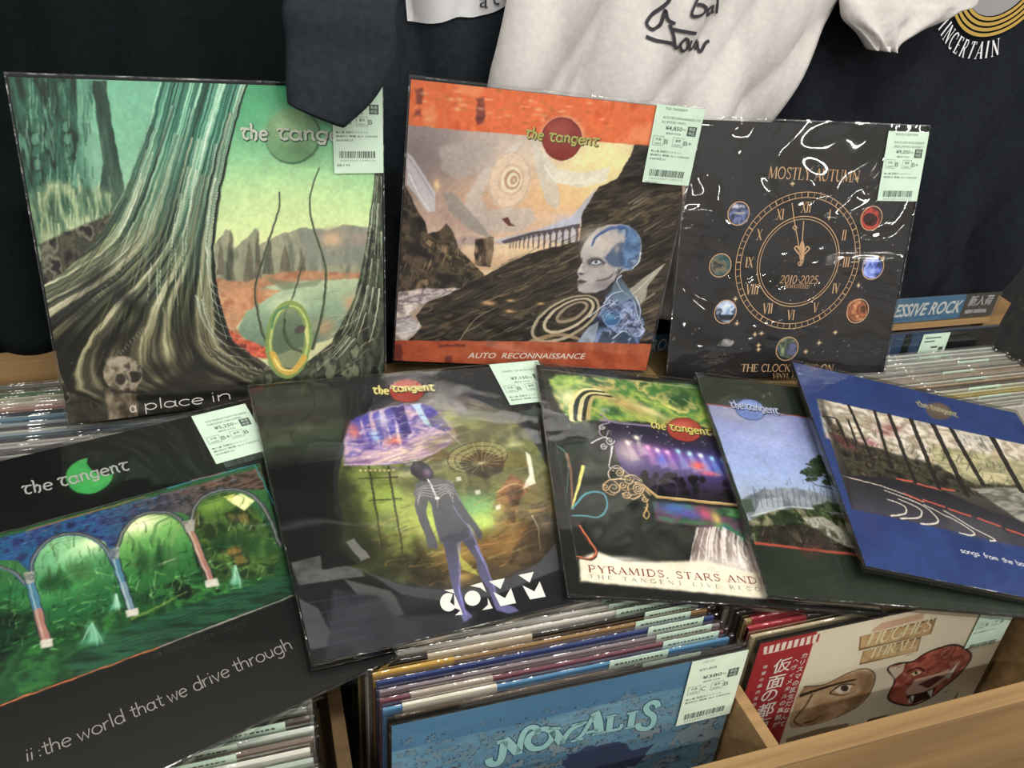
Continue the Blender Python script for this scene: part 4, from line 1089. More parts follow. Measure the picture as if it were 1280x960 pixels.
    p.poly([(270, 700), (420, 720), (470, 780), (700, 770), (640, 860), (240, 920)], p.tex(['#2a2d36', '#383a42', '#22242c'], 6, 6, 133), .7, soft=14)
    for i in range(5):
        p.line([(190 + i * 4, 740 + i * 34), (360 + i * 8, 715 + i * 30)], '#39415a', 2.5, a=.6, sm=False); p.line([(205 + i * 34, 730), (240 + i * 32, 850)], '#333a52', 2.5, a=.5, sm=False)
    p.glow(560, 720, 240, 40, '#3a3a3c', .5); p.glow(720, 860, 120, 40, '#1a1c3a', .6)
    # standing figure seen from below, head turned up
    dk = p.vgrad([(.3, '#4a4b52'), (.5, '#5e5f62'), (.7, '#4a4a54'), (.95, '#5c5a8c')])  # body greys raised to paint in the film's grey reflection
    rim = '#7a74c0'
    leg1 = [(585, 520), (640, 545), (640, 600), (642, 660), (640, 700), (655, 760), (668, 772), (676, 782), (655, 796), (640, 760), (622, 700), (612, 650), (600, 590)]
    leg2 = [(620, 520), (672, 520), (690, 560), (715, 620), (735, 670), (760, 740), (800, 752), (815, 764), (790, 770), (752, 762), (730, 700), (700, 660), (690, 610), (655, 560)]
    torso = [(540, 372), (580, 370), (615, 380), (640, 430), (650, 470), (672, 520), (675, 545), (640, 560), (585, 560), (568, 500), (560, 450), (548, 430), (505, 420), (512, 390)]
    arm1 = [(512, 385), (540, 375), (550, 430), (545, 470), (555, 510), (572, 545), (580, 575), (572, 582), (565, 570), (560, 582), (548, 572), (545, 550), (525, 500), (510, 450)]
    arm2 = [(600, 378), (620, 385), (632, 420), (665, 465), (695, 510), (710, 535), (708, 552), (696, 548), (682, 520), (645, 480), (615, 440)]
    head = [(497, 340), (505, 322), (528, 318), (550, 330), (565, 350), (568, 365), (556, 372), (545, 380), (520, 372), (502, 358)]
    for part in (leg1, leg2):
        p.poly([(x + 5, y) for x, y in part], rim, .75, soft=3); p.poly(part, dk, 1, soft=2)
    p.poly([(636, 560), (645, 600), (690, 645), (700, 660), (650, 640), (640, 600)], '#c8d050', .6, soft=4)
    p.poly([(x + 4, y) for x, y in torso], rim, .6, soft=3)
    for part in (torso, arm1, arm2): p.poly(part, dk, 1, soft=2)
    p.poly(head, '#2a2830', 1, soft=2); p.glow(548, 352, 12, 14, '#8a6a90', .8); p.glow(515, 335, 10, 10, '#55525c', .7)
    p.line([(622, 450), (650, 490), (690, 540)], '#8f88c8', 3, 1.5, a=.7); p.line([(690, 570), (718, 625), (745, 690)], '#8480d0', 5, 3, a=.8); p.line([(640, 690), (650, 740), (664, 776)], '#7a78c8', 5, 4, a=.8)
    for k in range(5):
        p.line([(575, 392 + k * 9), (540 - k * 3, 392 + k * 7), (512 + k * 2, 408 + k * 10)], '#c8c4c0', 2, 1.2, a=.85); p.line([(578, 392 + k * 9), (600 + k * 2, 388 + k * 6), (628 - k, 400 + k * 10)], '#c8c4c0', 2, 1.2, a=.85)
    p.line([(548, 372), (560, 395), (575, 430)], '#e8e4e0', 4, 3, a=.9); p.ell(576, 428, 7, 5, '#f4f0e8', .95)
    p.line([(577, 435), (578, 460)], '#b8b4b0', 3, 1, a=.8, sm=False)
    for x, y in ((697, 410), (640, 372), (758, 455)): p.poly([(x - 8, y - 5), (x + 6, y - 8), (x + 8, y + 5), (x - 6, y + 8)], '#d8d8c8', .8, soft=3); p.line([(x, y), (580, 400)], '#c8c8b0', 1.3, a=.5, sm=False)
    # disc and circuit lines of the band name
    for k in range(8):
        y = 92 + k * 8
        p.line([(540, y + 6), (575 + k * 3, y + 2 - k), (600 + k * 4, y - 16)], '#8a8478', 1.8, a=.6, sm=False); p.line([(330 + k * 8, y + 4), (440, y + 6)], '#4a4c52', 1.8, a=.5, sm=False)
    p.ell(487, 110, 52, 35, '#9c2c20', 1, soft=2); p.glow(478, 98, 30, 18, '#cc5a44', .8); p.ell(487, 110, 52, 35, '#4c1410', .7, ring=3)
    return p


def print_stage():
    p = Print('stage', (660, 440, 2.825), 400, '#141514')
    R = random.Random(41)
    p.poly([(44, 60), (1400, 190), (1400, 900), (180, 815)], '#171a16', 1, soft=2)
    p.poly([(70, 100), (90, 75), (260, 85), (1000, 150), (1000, 300), (400, 245), (250, 240), (160, 250), (100, 190)], p.tex(['#2c5a24', '#6a9a3c', '#a8b848', '#3a7a34', '#c8b860', '#1f4a24'], 9, 10, 141, ang=25), .95, soft=10, rough=8)
    p.glow(140, 160, 34, 44, '#f0e8b0', .9); p.glow(340, 180, 90, 26, '#d8a060', .7, rot=28); p.glow(420, 200, 60, 14, '#f0d090', .7, rot=28); p.glow(560, 140, 80, 40, '#2a5a24', .8); p.glow(500, 190, 40, 14, '#e0e060', .6, rot=20)
    p.glow(150, 100, 50, 16, '#b8d868', .8)
    for i in range(70):
        x = R.uniform(200, 720); y = 110 + x * .12 + R.uniform(-30, 110)
        p.line([(x, y), (x + 34, y + 18)], R.choice(['#8ac050', '#e8d880', '#2a5a28', '#c88a50', '#5a9a40']), R.uniform(2, 6), 1, a=.4, sm=False)
    for k, c in enumerate(('#e8d890', '#1c2414', '#d8c888', '#1a1f12', '#b8a060')):
        p.line([(150 + k * 14, 235), (152 + k * 17, 170 - k * 2), (190 + k * 14, 130 + k * 6), (250 + k * 14, 130 + k * 8)], c, 17 - k, 6, a=.95)
    p.glow(300, 600, 120, 110, '#2c332c', .5)
    p.poly([(200, 240), (300, 250), (440, 500), (560, 640), (250, 690), (170, 560)], p.tex(['#1a1c18', '#3a3f38', '#262a24', '#4a5048'], 7, 12, 143, ang=-40), .8, soft=20)
    # framed concert picture
    p.poly([(270, 240), (900, 330), (1300, 380), (1300, 640), (900, 560), (450, 512), (400, 470), (330, 420), (300, 330)], p.vgrad([(.25, '#1c1a2c'), (.36, '#2a2440'), (.45, '#4a3a80'), (.52, '#3a2c58'), (.6, '#141018'), (.75, '#0a090c')]), 1, soft=3)
    p.glow(350, 350, 40, 50, '#c8b8b0', .85); p.glow(430, 350, 50, 26, '#c890b0', .6)
    p.glow(520, 370, 120, 30, '#8a4ab0', .7, rot=8); p.glow(650, 400, 80, 40, '#3a4ac8', .7)
    for x, y, c in ((420, 335, '#f0a0d0'), (455, 345, '#ffe0f0'), (490, 352, '#f0b0e0'), (530, 350, '#a0d8f0'), (570, 358, '#b0f0f0'), (610, 365, '#f0f8ff'), (650, 375, '#90d8f8'), (380, 300, '#fff4e0'), (350, 318, '#fff0e0'), (690, 385, '#80b8f8')):
        p.glow(x, y, 8, 9, c, 1); p.poly([(x - 4, y), (x + 4, y), (x + 46, y + 62), (x + 14, y + 66)], c, .3, soft=8)
    p.glow(600, 400, 20, 16, '#f04838', .95); p.glow(640, 430, 30, 8, '#f05868', .8); p.line([(560, 398), (680, 436)], '#f07870', 3, a=.7, sm=False); p.glow(470, 380, 12, 22, '#4a60e0', .8)
    for i in range(60):
        x = R.uniform(390, 800); y = 425 + (x - 400) * .09 + R.uniform(0, 70)
        p.ell(x, y, R.uniform(8, 14), R.uniform(9, 15), R.choice(['#0c0a10', '#14111a', '#1c1620', '#08070a']), .9, soft=3)
    for i in range(30): p.glow(R.uniform(330, 640), R.uniform(280, 330), 2.5, 2.5, '#c8c4d0', R.uniform(.3, .9))
    p.ell(490, 490, 38, 40, '#6a5a50', .6, ring=2)
    # lower band of colour, falls and mist
    p.poly([(440, 530), (900, 570), (1300, 610), (1300, 760), (760, 680), (600, 620), (450, 600)], p.tex(['#1c3a3c', '#2a5a8a', '#3a7a50', '#6a3a5a', '#2a4a34', '#4a8a4c'], 8, 14, 147), .95, soft=10)
    p.glow(520, 555, 50, 22, '#3a6ac8', .8); p.glow(625, 575, 20, 24, '#d84860', .9); p.glow(665, 590, 14, 26, '#d8c050', .8); p.glow(580, 580, 40, 18, '#5a4ac0', .6); p.glow(590, 605, 60, 8, '#3a8a3c', .7)
    p.poly([(420, 640), (600, 615), (620, 700), (560, 750), (300, 730)], p.tex(['#141412', '#262622', '#34342e'], 12, 12, 149), .9, soft=12)
    p.poly([(595, 620), (700, 635), (780, 690), (860, 820), (560, 770), (590, 700)], p.tex(['#5a4a48', '#b8a8a0', '#8a7670', '#d8ccc4'], 40, 6, 151, ang=-12), .95, soft=6)
    for i in range(60):
        x = R.uniform(600, 780); y = 622 + max(0, x - 690) * .55
        p.line([(x, y), (x - 12 + (x - 640) * .1, y + 50), (x - 20 + (x - 640) * .3, y + R.uniform(70, 150))], R.choice(['#f4ece4', '#e0d0c8', '#6a5854', '#8a7a74']), R.uniform(2, 5), 6, a=.55)
    p.poly([(240, 710), (330, 745), (500, 745), (620, 740), (700, 760), (860, 800), (860, 880), (180, 815), (176, 735)], p.vgrad([(.7, '#cfc3b4'), (.85, '#dccfb8'), (1, '#e2d8bc')]), .97, soft=12)
    p.poly([(176, 738), (240, 735), (900, 800), (1400, 850), (1400, 930), (182, 812)], '#ddd2ba', 1, soft=8)
    p.glow(320, 735, 80, 10, '#e4dcd4', .7); p.glow(720, 750, 70, 26, '#efe6de', .6)
    # ornaments
    p.line([(150, 550), (190, 405)], '#d8d060', 4, 12, sm=False); p.poly([(143, 558), (197, 402), (178, 470)], '#e8dc90', .95, soft=2)
    p.line([(150, 555), (200, 500), (260, 500), (275, 550), (245, 585), (190, 580), (150, 580)], '#4a98a8', 7, 5, a=.95)
    p.line([(165, 610), (200, 660), (235, 705), (220, 735), (170, 728)], '#3a2420', 12, 9); p.line([(175, 615), (212, 670), (236, 710), (215, 732), (168, 726)], '#d86a40', 6, 4)
    p.line([(95, 330), (125, 355), (135, 420), (130, 500)], '#4a8a94', 4, 2, a=.8); p.line([(130, 360), (145, 430), (150, 540)], '#b87a58', 12, 5, a=.6)
    p.line([(44, 58), (180, 812)], '#3a4a3c', 3, a=.6, sm=False)
    # frame of the inset
    p.line([(250, 238), (300, 246), (500, 268), (1300, 372)], '#7a6a94', 6, a=.95, sm=False); p.line([(252, 236), (500, 264), (1300, 368)], '#b8a0c8', 2, a=.8, sm=False)
    p.line([(400, 470), (455, 514), (900, 560), (1300, 604)], '#b08a4c', 8, a=.95, sm=False); p.line([(402, 467), (456, 510), (900, 556), (1300, 600)], '#f0d08c', 3, a=.9, sm=False)
    orn = lambda pts, c='#d0b074', w=5: (p.line([(x + 2, y + 2) for x, y in pts], '#2a2018', w + 2, a=.7), p.line(pts, c, w, w * .6, a=.95))
    orn([(250, 215), (285, 245), (255, 255), (248, 285), (268, 300), (280, 275)], '#9a88a8'); orn([(220, 320), (265, 300), (290, 330), (285, 380)], '#c8c4d0'); orn([(270, 300), (295, 330), (282, 400), (300, 420)], '#d8d4d8')
    orn([(300, 410), (330, 415), (325, 445), (290, 450), (280, 425), (310, 400), (350, 430), (400, 460)], '#c8b8a8'); orn([(260, 470), (290, 450), (320, 480), (300, 505), (270, 495), (262, 470)], '#c8a068')
    orn([(330, 500), (370, 520), (405, 490), (385, 460), (350, 475), (360, 505), (390, 500)], '#e0b878'); orn([(400, 500), (420, 540), (405, 575), (415, 590), (425, 575), (410, 550)], '#d8ac68'); orn([(290, 450), (340, 450), (390, 470), (430, 505)], '#e8cc98')
    orn([(300, 470), (340, 490), (375, 480)], '#b89058', 4); orn([(330, 440), (370, 435), (400, 455)], '#d8c4a0', 4)
    for cx_, cy_, r_ in ((285, 312, 17), (262, 330, 12), (320, 425, 15), (352, 450, 19), (300, 480, 22), (270, 478, 14), (345, 505, 16), (385, 480, 24), (385, 482, 13), (410, 520, 12), (330, 470, 13), (255, 262, 11)):
        orn([(cx_ + r_ * (1 - k_ / 14) * math.cos(k_ * .75), cy_ + r_ * (1 - k_ / 14) * math.sin(k_ * .75)) for k_ in range(13)], '#%02x%02x%02x' % ((200, 196, 204) if cy_ < 400 else (214, 180, 126)), 4)
    p.ell(552, 272, 62, 42, '#9c2f24', 1, rot=10, soft=2); p.glow(540, 258, 36, 20, '#c85a44', .8); p.ell(552, 272, 62, 42, '#54160f', .7, rot=10, ring=3)
    # pale border lines
    p.line([(44, 56), (560, 120), (1400, 230)], '#b09a84', 2.5, a=.7, sm=False)
    p.line([(44, 56), (180, 812)], '#5a5044', 2, a=.6, sm=False)
    return p


def print_sky():
    p = Print('sky', (860, 440, 2.824), 380, '#20281f')
    R = random.Random(51)
    p.C = p.tex(['#1c241b', '#232c21', '#1f281e'], 6, 6, 161)
    pan = [(62, 180), (445, 232), (900, 292), (1100, 780), (605, 722), (235, 678)]
    p.poly(pan, p.vgrad([(.18, '#7a80b4'), (.35, '#8a98cc'), (.5, '#8ea2d0'), (.6, '#94a2c0'), (.68, '#8a94a4')]), 1, soft=1.6)
    p.glow(150, 215, 60, 30, '#9a98a8', .7); p.glow(280, 320, 70, 26, '#a4b0dc', .5)
    # fence, sheds and haze
    p.poly([(180, 520), (260, 485), (350, 478), (430, 490), (520, 520), (560, 590), (215, 590)], p.tex(['#5c6470', '#8a929c', '#6f7880', '#4a5258'], 20, 14, 163), .9, soft=6, rough=4)
    p.poly([(225, 580), (250, 520), (330, 512), (335, 560)], '#9aa2ac', .8, soft=3); p.line([(215, 582), (300, 560), (380, 548), (560, 575)], '#c4c8c4', 4, a=.7)
    for i in range(16):
        x = 225 + i * 20
        p.line([(x, 480 + R.uniform(-8, 12)), (x + 12, 548)], '#3f4648', 2.2, a=.75, sm=False)
    for i in range(50):
        x, y = R.uniform(200, 500), R.uniform(465, 545)
        p.line([(x, y), (x + R.uniform(-10, 10), y - R.uniform(8, 26))], R.choice(['#3a403a', '#5c6458', '#7a8078']), 1.8, a=.6, sm=False)
    p.poly([(180, 520), (215, 520), (230, 560), (200, 570)], '#3a4a38', .9, soft=5, rough=5)
    # scrub slope
    p.poly([(205, 600), (280, 565), (380, 555), (470, 560), (560, 590), (620, 720), (235, 680)], p.tex(['#12160e', '#2c3a1c', '#4a5a2c', '#1a2212', '#6a6a48', '#8a8870'], 18, 18, 165, 5), 1, soft=4, rough=5)
    p.poly([(280, 585), (330, 560), (400, 580), (410, 600), (330, 612)], p.tex(['#0c120a', '#1a2612', '#26361a'], 30, 30, 167), .9, soft=5, rough=6)
    p.poly([(400, 590), (470, 580), (560, 640), (590, 700), (520, 680), (440, 630)], p.tex(['#5a5848', '#9a968a', '#b8b4a8', '#4a4c38'], 40, 30, 169), .85, soft=8, rough=6)
    p.poly([(240, 620), (420, 612), (560, 690), (600, 715), (240, 678)], p.tex(['#100c0a', '#2c1e1a', '#1a1612', '#4a3a30'], 30, 30, 170), .85, soft=8, rough=5)
    for i in range(90):
        x, y = R.uniform(220, 590), R.uniform(570, 700)
        p.line([(x, y), (x + R.uniform(-10, 10), y - R.uniform(4, 14))], R.choice(['#7a8a4c', '#0c100a', '#b0ac98', '#3a4a24', '#5a6a34']), 2.5, 1, a=.5, sm=False)
    # pine
    p.line([(545, 520), (520, 470), (480, 440), (440, 420)], '#23261c', 6, 2); p.line([(530, 500), (500, 480), (450, 470), (430, 450)], '#2a2c22', 4, 2); p.line([(520, 470), (510, 430), (470, 400)], '#23261c', 4, 2)
    for x, y, w, h in ((440, 425, 50, 18), (455, 395, 40, 16), (480, 375, 44, 14), (510, 395, 40, 22), (500, 420, 50, 16), (520, 440, 40, 16), (520, 365, 34, 14), (435, 450, 26, 10), (500, 460, 30, 10)):
        p.poly([(x - w, y), (x - w * .5, y - h), (x + w * .5, y - h), (x + w, y), (x + w * .4, y + h * .8), (x - w * .5, y + h * .7)], p.tex(['#101a0e', '#22341a', '#3a4c24', '#16220f'], 60, 60, int(x)), .92, soft=3, rough=9, rs=70)
    p.poly([(430, 545), (490, 530), (560, 545), (565, 570), (450, 565)], p.tex(['#24301a', '#4a5a34', '#16200f'], 40, 40, 175), .9, soft=5, rough=7)
    # red rules
    p.line([(55, 178), (445, 231), (900, 291)], '#a03c30', 4, a=.9, sm=False); p.line([(233, 678), (600, 720), (1120, 785)], '#a8402e', 9, a=.95, sm=False)
    p.ell(430, 705, 40, 30, '#5a2c22', .35, soft=10)
    # disc
    p.ell(215, 200, 54, 36, '#5c74b4', 1, rot=14, soft=2); p.glow(205, 185, 36, 18, '#8ca4d8', .8); p.ell(215, 200, 54, 36, '#26356c', .7, rot=14, ring=3)
    p.ell(300, 195, 60, 26, '#3c4c3a', .5, rot=12, ring=3); p.ell(300, 195, 44, 18, '#3c4c3a', .5, rot=12, ring=2.5)
    return p


def print_road():
    p = Print('road', (860, 440, 2.824), 380, '#20346c')
    R = random.Random(61)
    p.C = p.tex(['#1d3068', '#243a76', '#20346e'], 5, 5, 181)
    pan = [(449, 160), (1200, 328), (1500, 395), (1560, 700), (1250, 700), (900, 626), (575, 556)]
    p.poly(pan, p.vgrad([(.16, '#c4b6a4'), (.3, '#b8a890'), (.45, '#8a8068'), (.55, '#4a463c'), (.7, '#26242a')]), 1, soft=1.6)
    p.poly([(449, 160), (860, 255), (1400, 375), (1500, 480), (1150, 480), (900, 430), (640, 360), (480, 300)], p.tex(['#a89880', '#d8ccbc', '#8d7f68', '#e0d8cc', '#b8a484'], 9, 12, 183), .9, soft=8)
    p.poly([(850, 320), (1300, 410), (1300, 560), (1000, 470), (880, 420)], p.tex(['#9a9468', '#c0b484', '#7a7a50', '#a89c70'], 10, 30, 185, ang=-12), .8, soft=12)
    p.poly([(940, 275), (1090, 305), (1080, 350), (960, 330)], p.tex(['#6a6458', '#d8d0c4', '#8a8478'], 60, 30, 187), .8, soft=6)
    # hedge and dark verge
    p.poly([(470, 205), (560, 300), (700, 350), (880, 400), (1000, 460), (1160, 470), (1300, 560), (1200, 560), (900, 480), (560, 440)], p.tex(['#14130f', '#2c2a20', '#46402f', '#1c1a14', '#5c4a38'], 24, 24, 189, 5), .95, soft=10, rough=10)
    for x, y in ((640, 318), (720, 265), (520, 300), (560, 330), (690, 280)):
        p.glow(x, y, 24, 12, '#7a3038', .7)
    for i in range(120):
        x = R.uniform(470, 1150); y = 250 + (x - 470) * .27 + R.uniform(-30, 90)
        p.line([(x, y), (x + R.uniform(-12, 12), y - R.uniform(8, 26))], R.choice(['#5a5444', '#1a1814', '#3a4434', '#8a8068', '#2c2a22', '#6a7058']), 2.5, a=.5, sm=False)
    # road with curves of paint
    p.poly([(545, 432), (700, 445), (900, 490), (1060, 560), (1300, 640), (1300, 720), (900, 626), (575, 556)], p.vgrad([(.5, '#1c1a1c'), (.6, '#222026'), (.75, '#3c3a44')]), .97, soft=6)
    p.poly([(1000, 480), (1160, 480), (1400, 560), (1400, 640), (1180, 600)], p.tex(['#8a8678', '#5c5a54', '#a8a494', '#74746a'], 8, 30, 191, ang=-14), .9, soft=10)
    p.poly([(900, 560), (1100, 610), (1150, 690), (930, 640)], '#4c4a52', .6, soft=20)
    p.line([(545, 438), (680, 474), (830, 530)], '#d8c4b0', 4, 3, a=.9)
    for a, b in (((735, 448), (800, 460)), ((810, 466), (890, 486)), ((830, 524), (905, 548)), ((922, 556), (1000, 582)), ((1025, 590), (1105, 618)), ((1130, 630), (1250, 670)), ((890, 482), (940, 490)), ((760, 500), (820, 526))):
        p.line([a, b], '#c8503c', 6, a=.9, sm=False)
    for pts in ([(700, 520), (760, 545), (765, 572), (715, 580)], [(740, 520), (815, 555), (815, 585), (750, 590)], [(690, 490), (820, 540), (880, 590), (870, 608), (820, 608)], [(830, 540), (950, 600), (1010, 640), (1000, 650), (960, 642)], [(900, 560), (1010, 625), (1085, 665), (1070, 670)]):
        p.line(pts, '#e4d8c8', 3, 5, a=.9)
    # columns
    for x0, y0, x1, y1, w in ((563, 186, 640, 360, 9), (655, 205, 715, 410, 10), (707, 218, 800, 460, 12), (785, 236, 885, 480, 14), (865, 256, 985, 505, 16), (930, 272, 1045, 470, 15), (1078, 305, 1180, 490, 17), (520, 240, 560, 330, 7), (560, 235, 590, 320, 7), (1230, 340, 1330, 560, 18)):
        p.line([(x0, y0), (x1, y1)], '#211d1a', w, w * .9, a=.96, sm=False)
    p.line([(470, 225), (520, 235), (545, 290)], '#2a2622', 7, 5, a=.85)
    p.poly([(449, 160), (470, 164), (560, 430), (580, 556), (575, 556)], '#2a2624', .6, soft=8)
    # faint disc of the band name
    p.ell(885, 206, 46, 30, '#5c4c40', .95, rot=14, soft=3); p.glow(878, 198, 28, 14, '#8a7460', .6)
    p.glow(640, 610, 30, 50, '#3a3064', .4)
    return p


def print_novalis():
    p = Print('novalis', (400, 740, 2.2857), 380, '#5d9cc0')
    p.gain = .92
    R = random.Random(71)
    p.C = p.tex(['#5a90b4', '#6aa2c2', '#7aaeca', '#588ab0'], 5, 12, 201)
    p.C = np.where((p.dv < .1)[..., None], p.C * .2 + .8 * p.tex(['#3f74a6', '#4f8cb8'], 6, 6, 203), p.C)
    n1 = vnoise(p.du, p.dv, 42, 58, 205, 5)
    n2 = vnoise(p.du, p.dv, 20, 26, 207, 5)
    fall = np.clip(1 - np.abs(p.dv - .17 - .1 * vnoise(p.du, p.dv, 3, 1, 3, 2)) / .14, 0, 1)
    speck = (n1 > .62 - .12 * fall) & (p.dv > .06)
    edge_ = speck & (n1 < .645 - .12 * fall)
    p.C = np.where(speck[..., None], srgb('#7f98a4') * .6 + p.C * .4, p.C)
    p.C = np.where(edge_[..., None], srgb('#2c3f62'), p.C)
    big = (n2 > .58) & (p.dv > .2)
    bed = big & (n2 < .605)
    p.C = np.where(big[..., None], srgb('#9aa4a8') * .75 + p.C * .25, p.C)
    p.C = np.where(bed[..., None], srgb('#26304e'), p.C)
    p.poly([(690, 480), (760, 440), (860, 425), (900, 450), (960, 430), (900, 500), (720, 520)], '#3f4a72', .9, soft=2, rough=9, rs=50)
    p.poly([(60, 410), (1100, 210), (1100, 240), (60, 440)], '#4a86b4', .4, soft=14)
    return p


def print_masks():
    p = Print('masks', (860, 740, 3.0476), 360, '#d9cdb0')
    R = random.Random(81)
    p.C = p.tex(['#d2c6a8', '#dcd0b4', '#d6caae'], 4, 4, 211)
    # red paper band with white foot pattern and its writing area
    p.poly([(240, 190), (496, 130), (330, 620), (100, 700)], '#a8262c', 1, soft=1.5)
    p.poly([(285, 205), (496, 155), (492, 185), (282, 235)], '#e8dccc', .95, soft=1.5)
    for i in range(9):
        x = 300 + i * 24
        p.poly([(x, 200 - i * 5.4), (x + 9, 198 - i * 5.4), (x + 1, 228 - i * 5.4), (x - 8, 230 - i * 5.4)], '#a8262c', 1, soft=1.5)
    # painted brow, eye and nose fragment
    skin = p.tex(['#8a6440', '#b48c62', '#c8a47a', '#9c7448'], 8, 8, 213)
    p.poly([(440, 360), (520, 350), (600, 310), (660, 292), (700, 298), (714, 330), (690, 390), (640, 440), (560, 480), (510, 500), (440, 515), (390, 520), (380, 500), (410, 400)], skin, 1, soft=2)
    p.poly([(640, 300), (712, 310), (690, 390), (640, 440), (600, 450), (660, 380)], '#7a5638', .5, soft=14); p.glow(460, 430, 26, 36, '#d4b48c', .7)
    p.line([(430, 392), (480, 375), (560, 350), (640, 330)], '#2a1e16', 14, 6, a=.9); p.poly([(555, 375), (590, 352), (628, 352), (610, 378), (575, 386)], '#e4d8c8', .95, soft=3); p.ell(596, 365, 15, 13, '#3a2c24', .95); p.line([(540, 382), (585, 350), (636, 352)], '#1c1410', 6, 3)
    p.line([(540, 386), (590, 392), (640, 376)], '#4a3424', 5, 2, a=.8); p.line([(470, 390), (440, 440), (400, 490), (430, 510)], '#5a3c26', 8, 5, a=.8); p.ell(470, 478, 26, 16, '#a67c54', .8, soft=5); p.line([(440, 500), (480, 488), (500, 470)], '#3a2618', 6, 3, a=.9)
    p.line([(440, 358), (520, 350), (600, 310), (662, 290), (702, 298), (714, 330), (690, 390), (640, 440), (560, 480)], '#4a3626', 4, a=.8)
    p.poly([(370, 560), (500, 520), (610, 500), (612, 512), (520, 545), (370, 575)], '#7a6040', .8, soft=3)
    # snarling big cat mask
    p.poly([(770, 380), (790, 330), (765, 290), (800, 270), (860, 262), (900, 235), (960, 210), (1030, 198), (1080, 230), (1085, 250), (1040, 310), (980, 360), (930, 400), (860, 430), (800, 425), (765, 405)], p.tex(['#7a2c24', '#a8483a', '#c86a54', '#8c3a2e', '#d08a70'], 12, 12, 215), 1, soft=2.5)
    p.line([(770, 380), (790, 330), (762, 290), (800, 270), (860, 262), (900, 235), (960, 210), (1030, 198), (1085, 240), (1040, 310), (980, 360), (930, 400), (860, 430), (800, 425), (765, 405), (770, 380)], '#2c1c18', 6, a=.9)
    p.poly([(765, 290), (830, 268), (822, 300), (790, 330)], '#d8c8b0', .95, soft=2.5)
    p.poly([(870, 330), (950, 310), (1000, 290), (1010, 310), (960, 350), (900, 385), (850, 400), (830, 380)], '#d8b4a0', .9, soft=4); p.poly([(880, 350), (950, 318), (985, 318), (920, 365)], '#6a2c34', .95, soft=3)
    p.poly([(830, 395), (900, 380), (950, 360), (930, 400), (860, 425)], '#241410', .9, soft=3)
    for a, b, c in (((850, 395), (858, 422), (866, 392)), ((915, 378), (930, 402), (938, 368)), ((840, 420), (846, 400), (852, 424)), ((985, 320), (1040, 260), (1000, 330))): p.poly([a, b, c], '#f0e8d8', .95, soft=2)
    p.poly([(850, 310), (880, 296), (895, 304), (865, 318)], '#e8d8a0', .95, soft=2); p.ell(872, 306, 6, 6, '#1c1410', .95); p.line([(840, 300), (880, 286), (905, 300)], '#2c1814', 6, 3)
    for i in range(26):
        x, y = R.uniform(790, 1060), R.uniform(225, 400)
        p.line([(x, y), (x + R.uniform(10, 30), y - R.uniform(4, 16))], R.choice(['#4a1c18', '#e0a890', '#6a2a24', '#c88a70']), 4, 1, a=.5, sm=False)
    p.poly([(360, 590), (600, 520), (900, 450), (1100, 400), (1100, 640), (340, 640)], '#b89868', .45, soft=40)
    p.line([(690, 490), (760, 470)], '#4a3020', 12, 4, a=.8, sm=False); p.line([(1020, 410), (1034, 380)], '#4a2c20', 8, 3, a=.8, sm=False)
    # banner plates of the two names
    for pl in ([(655, 165), (952, 92), (930, 155), (650, 220)], [(668, 222), (893, 165), (878, 222), (652, 275)]):
        p.poly(pl, '#7a5a38', 1, soft=2); cx, cy = np.mean(np.array(pl), 0)
        p.poly([(cx + (x - cx) * .96, cy + (y - cy) * .86) for x, y in pl], p.tex(['#b08a58', '#c8a470', '#a07a4c'], 20, 20, 217), 1, soft=2)
    p.poly([(700, 140), (740, 112), (905, 72), (900, 95), (705, 148)], '#c08a68', .7, soft=3)
    return p
SC.cycles.transparent_max_bounces = 32
# ------------------------------------------------------------------ room shell
def plane_struct(name, x0, x1, y0, y1, z0, z1, m):
    bm = bmesh.new()
    box(bm, x0, x1, y0, y1, z0, z1)
    return tag(build(name, bm, m), kind='structure')


FLOOR_M = noise_mat('shop_floor', '#6d675f', '#7d776e', (6, 6, 6), 6, 0.5)
CEIL_M = noise_mat('shop_ceiling', '#dcdad4', '#e6e4de', (4, 4, 4), 3, 0.9)
plane_struct('floor', -5, 7, -8, 1.08, -0.1, 0.0, FLOOR_M)
plane_struct('ceiling', -5, 7, -8, 1.08, 2.7, 2.8, CEIL_M)
plane_struct('wall_back', -5, 7, 0.98, 1.08, 0.0, 2.7, WALL)

# ------------------------------------------------------------------ the oak rack with its two tiers of bins
FRONT_Y, RAIL_Z = 0.322, 0.90
rack = empty('record_rack', (0.25, FRONT_Y, 0.0))
tag(rack, 'oak record rack with open bins, front rail and plank dividers full of records', 'rack')


def rack_part(name, boxes, m, bw=0.0012):
    bm = bmesh.new()
    for b in boxes:
        box(bm, *b)
    if bw: bevel(bm, bw)
    o = build(name, bm, m, rack)
    o.location = -rack.location
    return o


rack_part('rail_cap', [(-0.62, 1.30, FRONT_Y, FRONT_Y + .018, RAIL_Z - .004, RAIL_Z)], OAK, 0.0008)
rack_part('front_board', [(-0.62, 1.30, FRONT_Y, FRONT_Y + .018, 0.02, RAIL_Z - .004)], OAK_FACE)
for dx in (-0.332, 0.030, 0.388, 0.755, 1.118):
    rack_part('divider', [(dx, dx + .012, FRONT_Y + .018, 0.66, 0.30, RAIL_Z - .001)], OAK if dx > .1 else OAK_DARK)


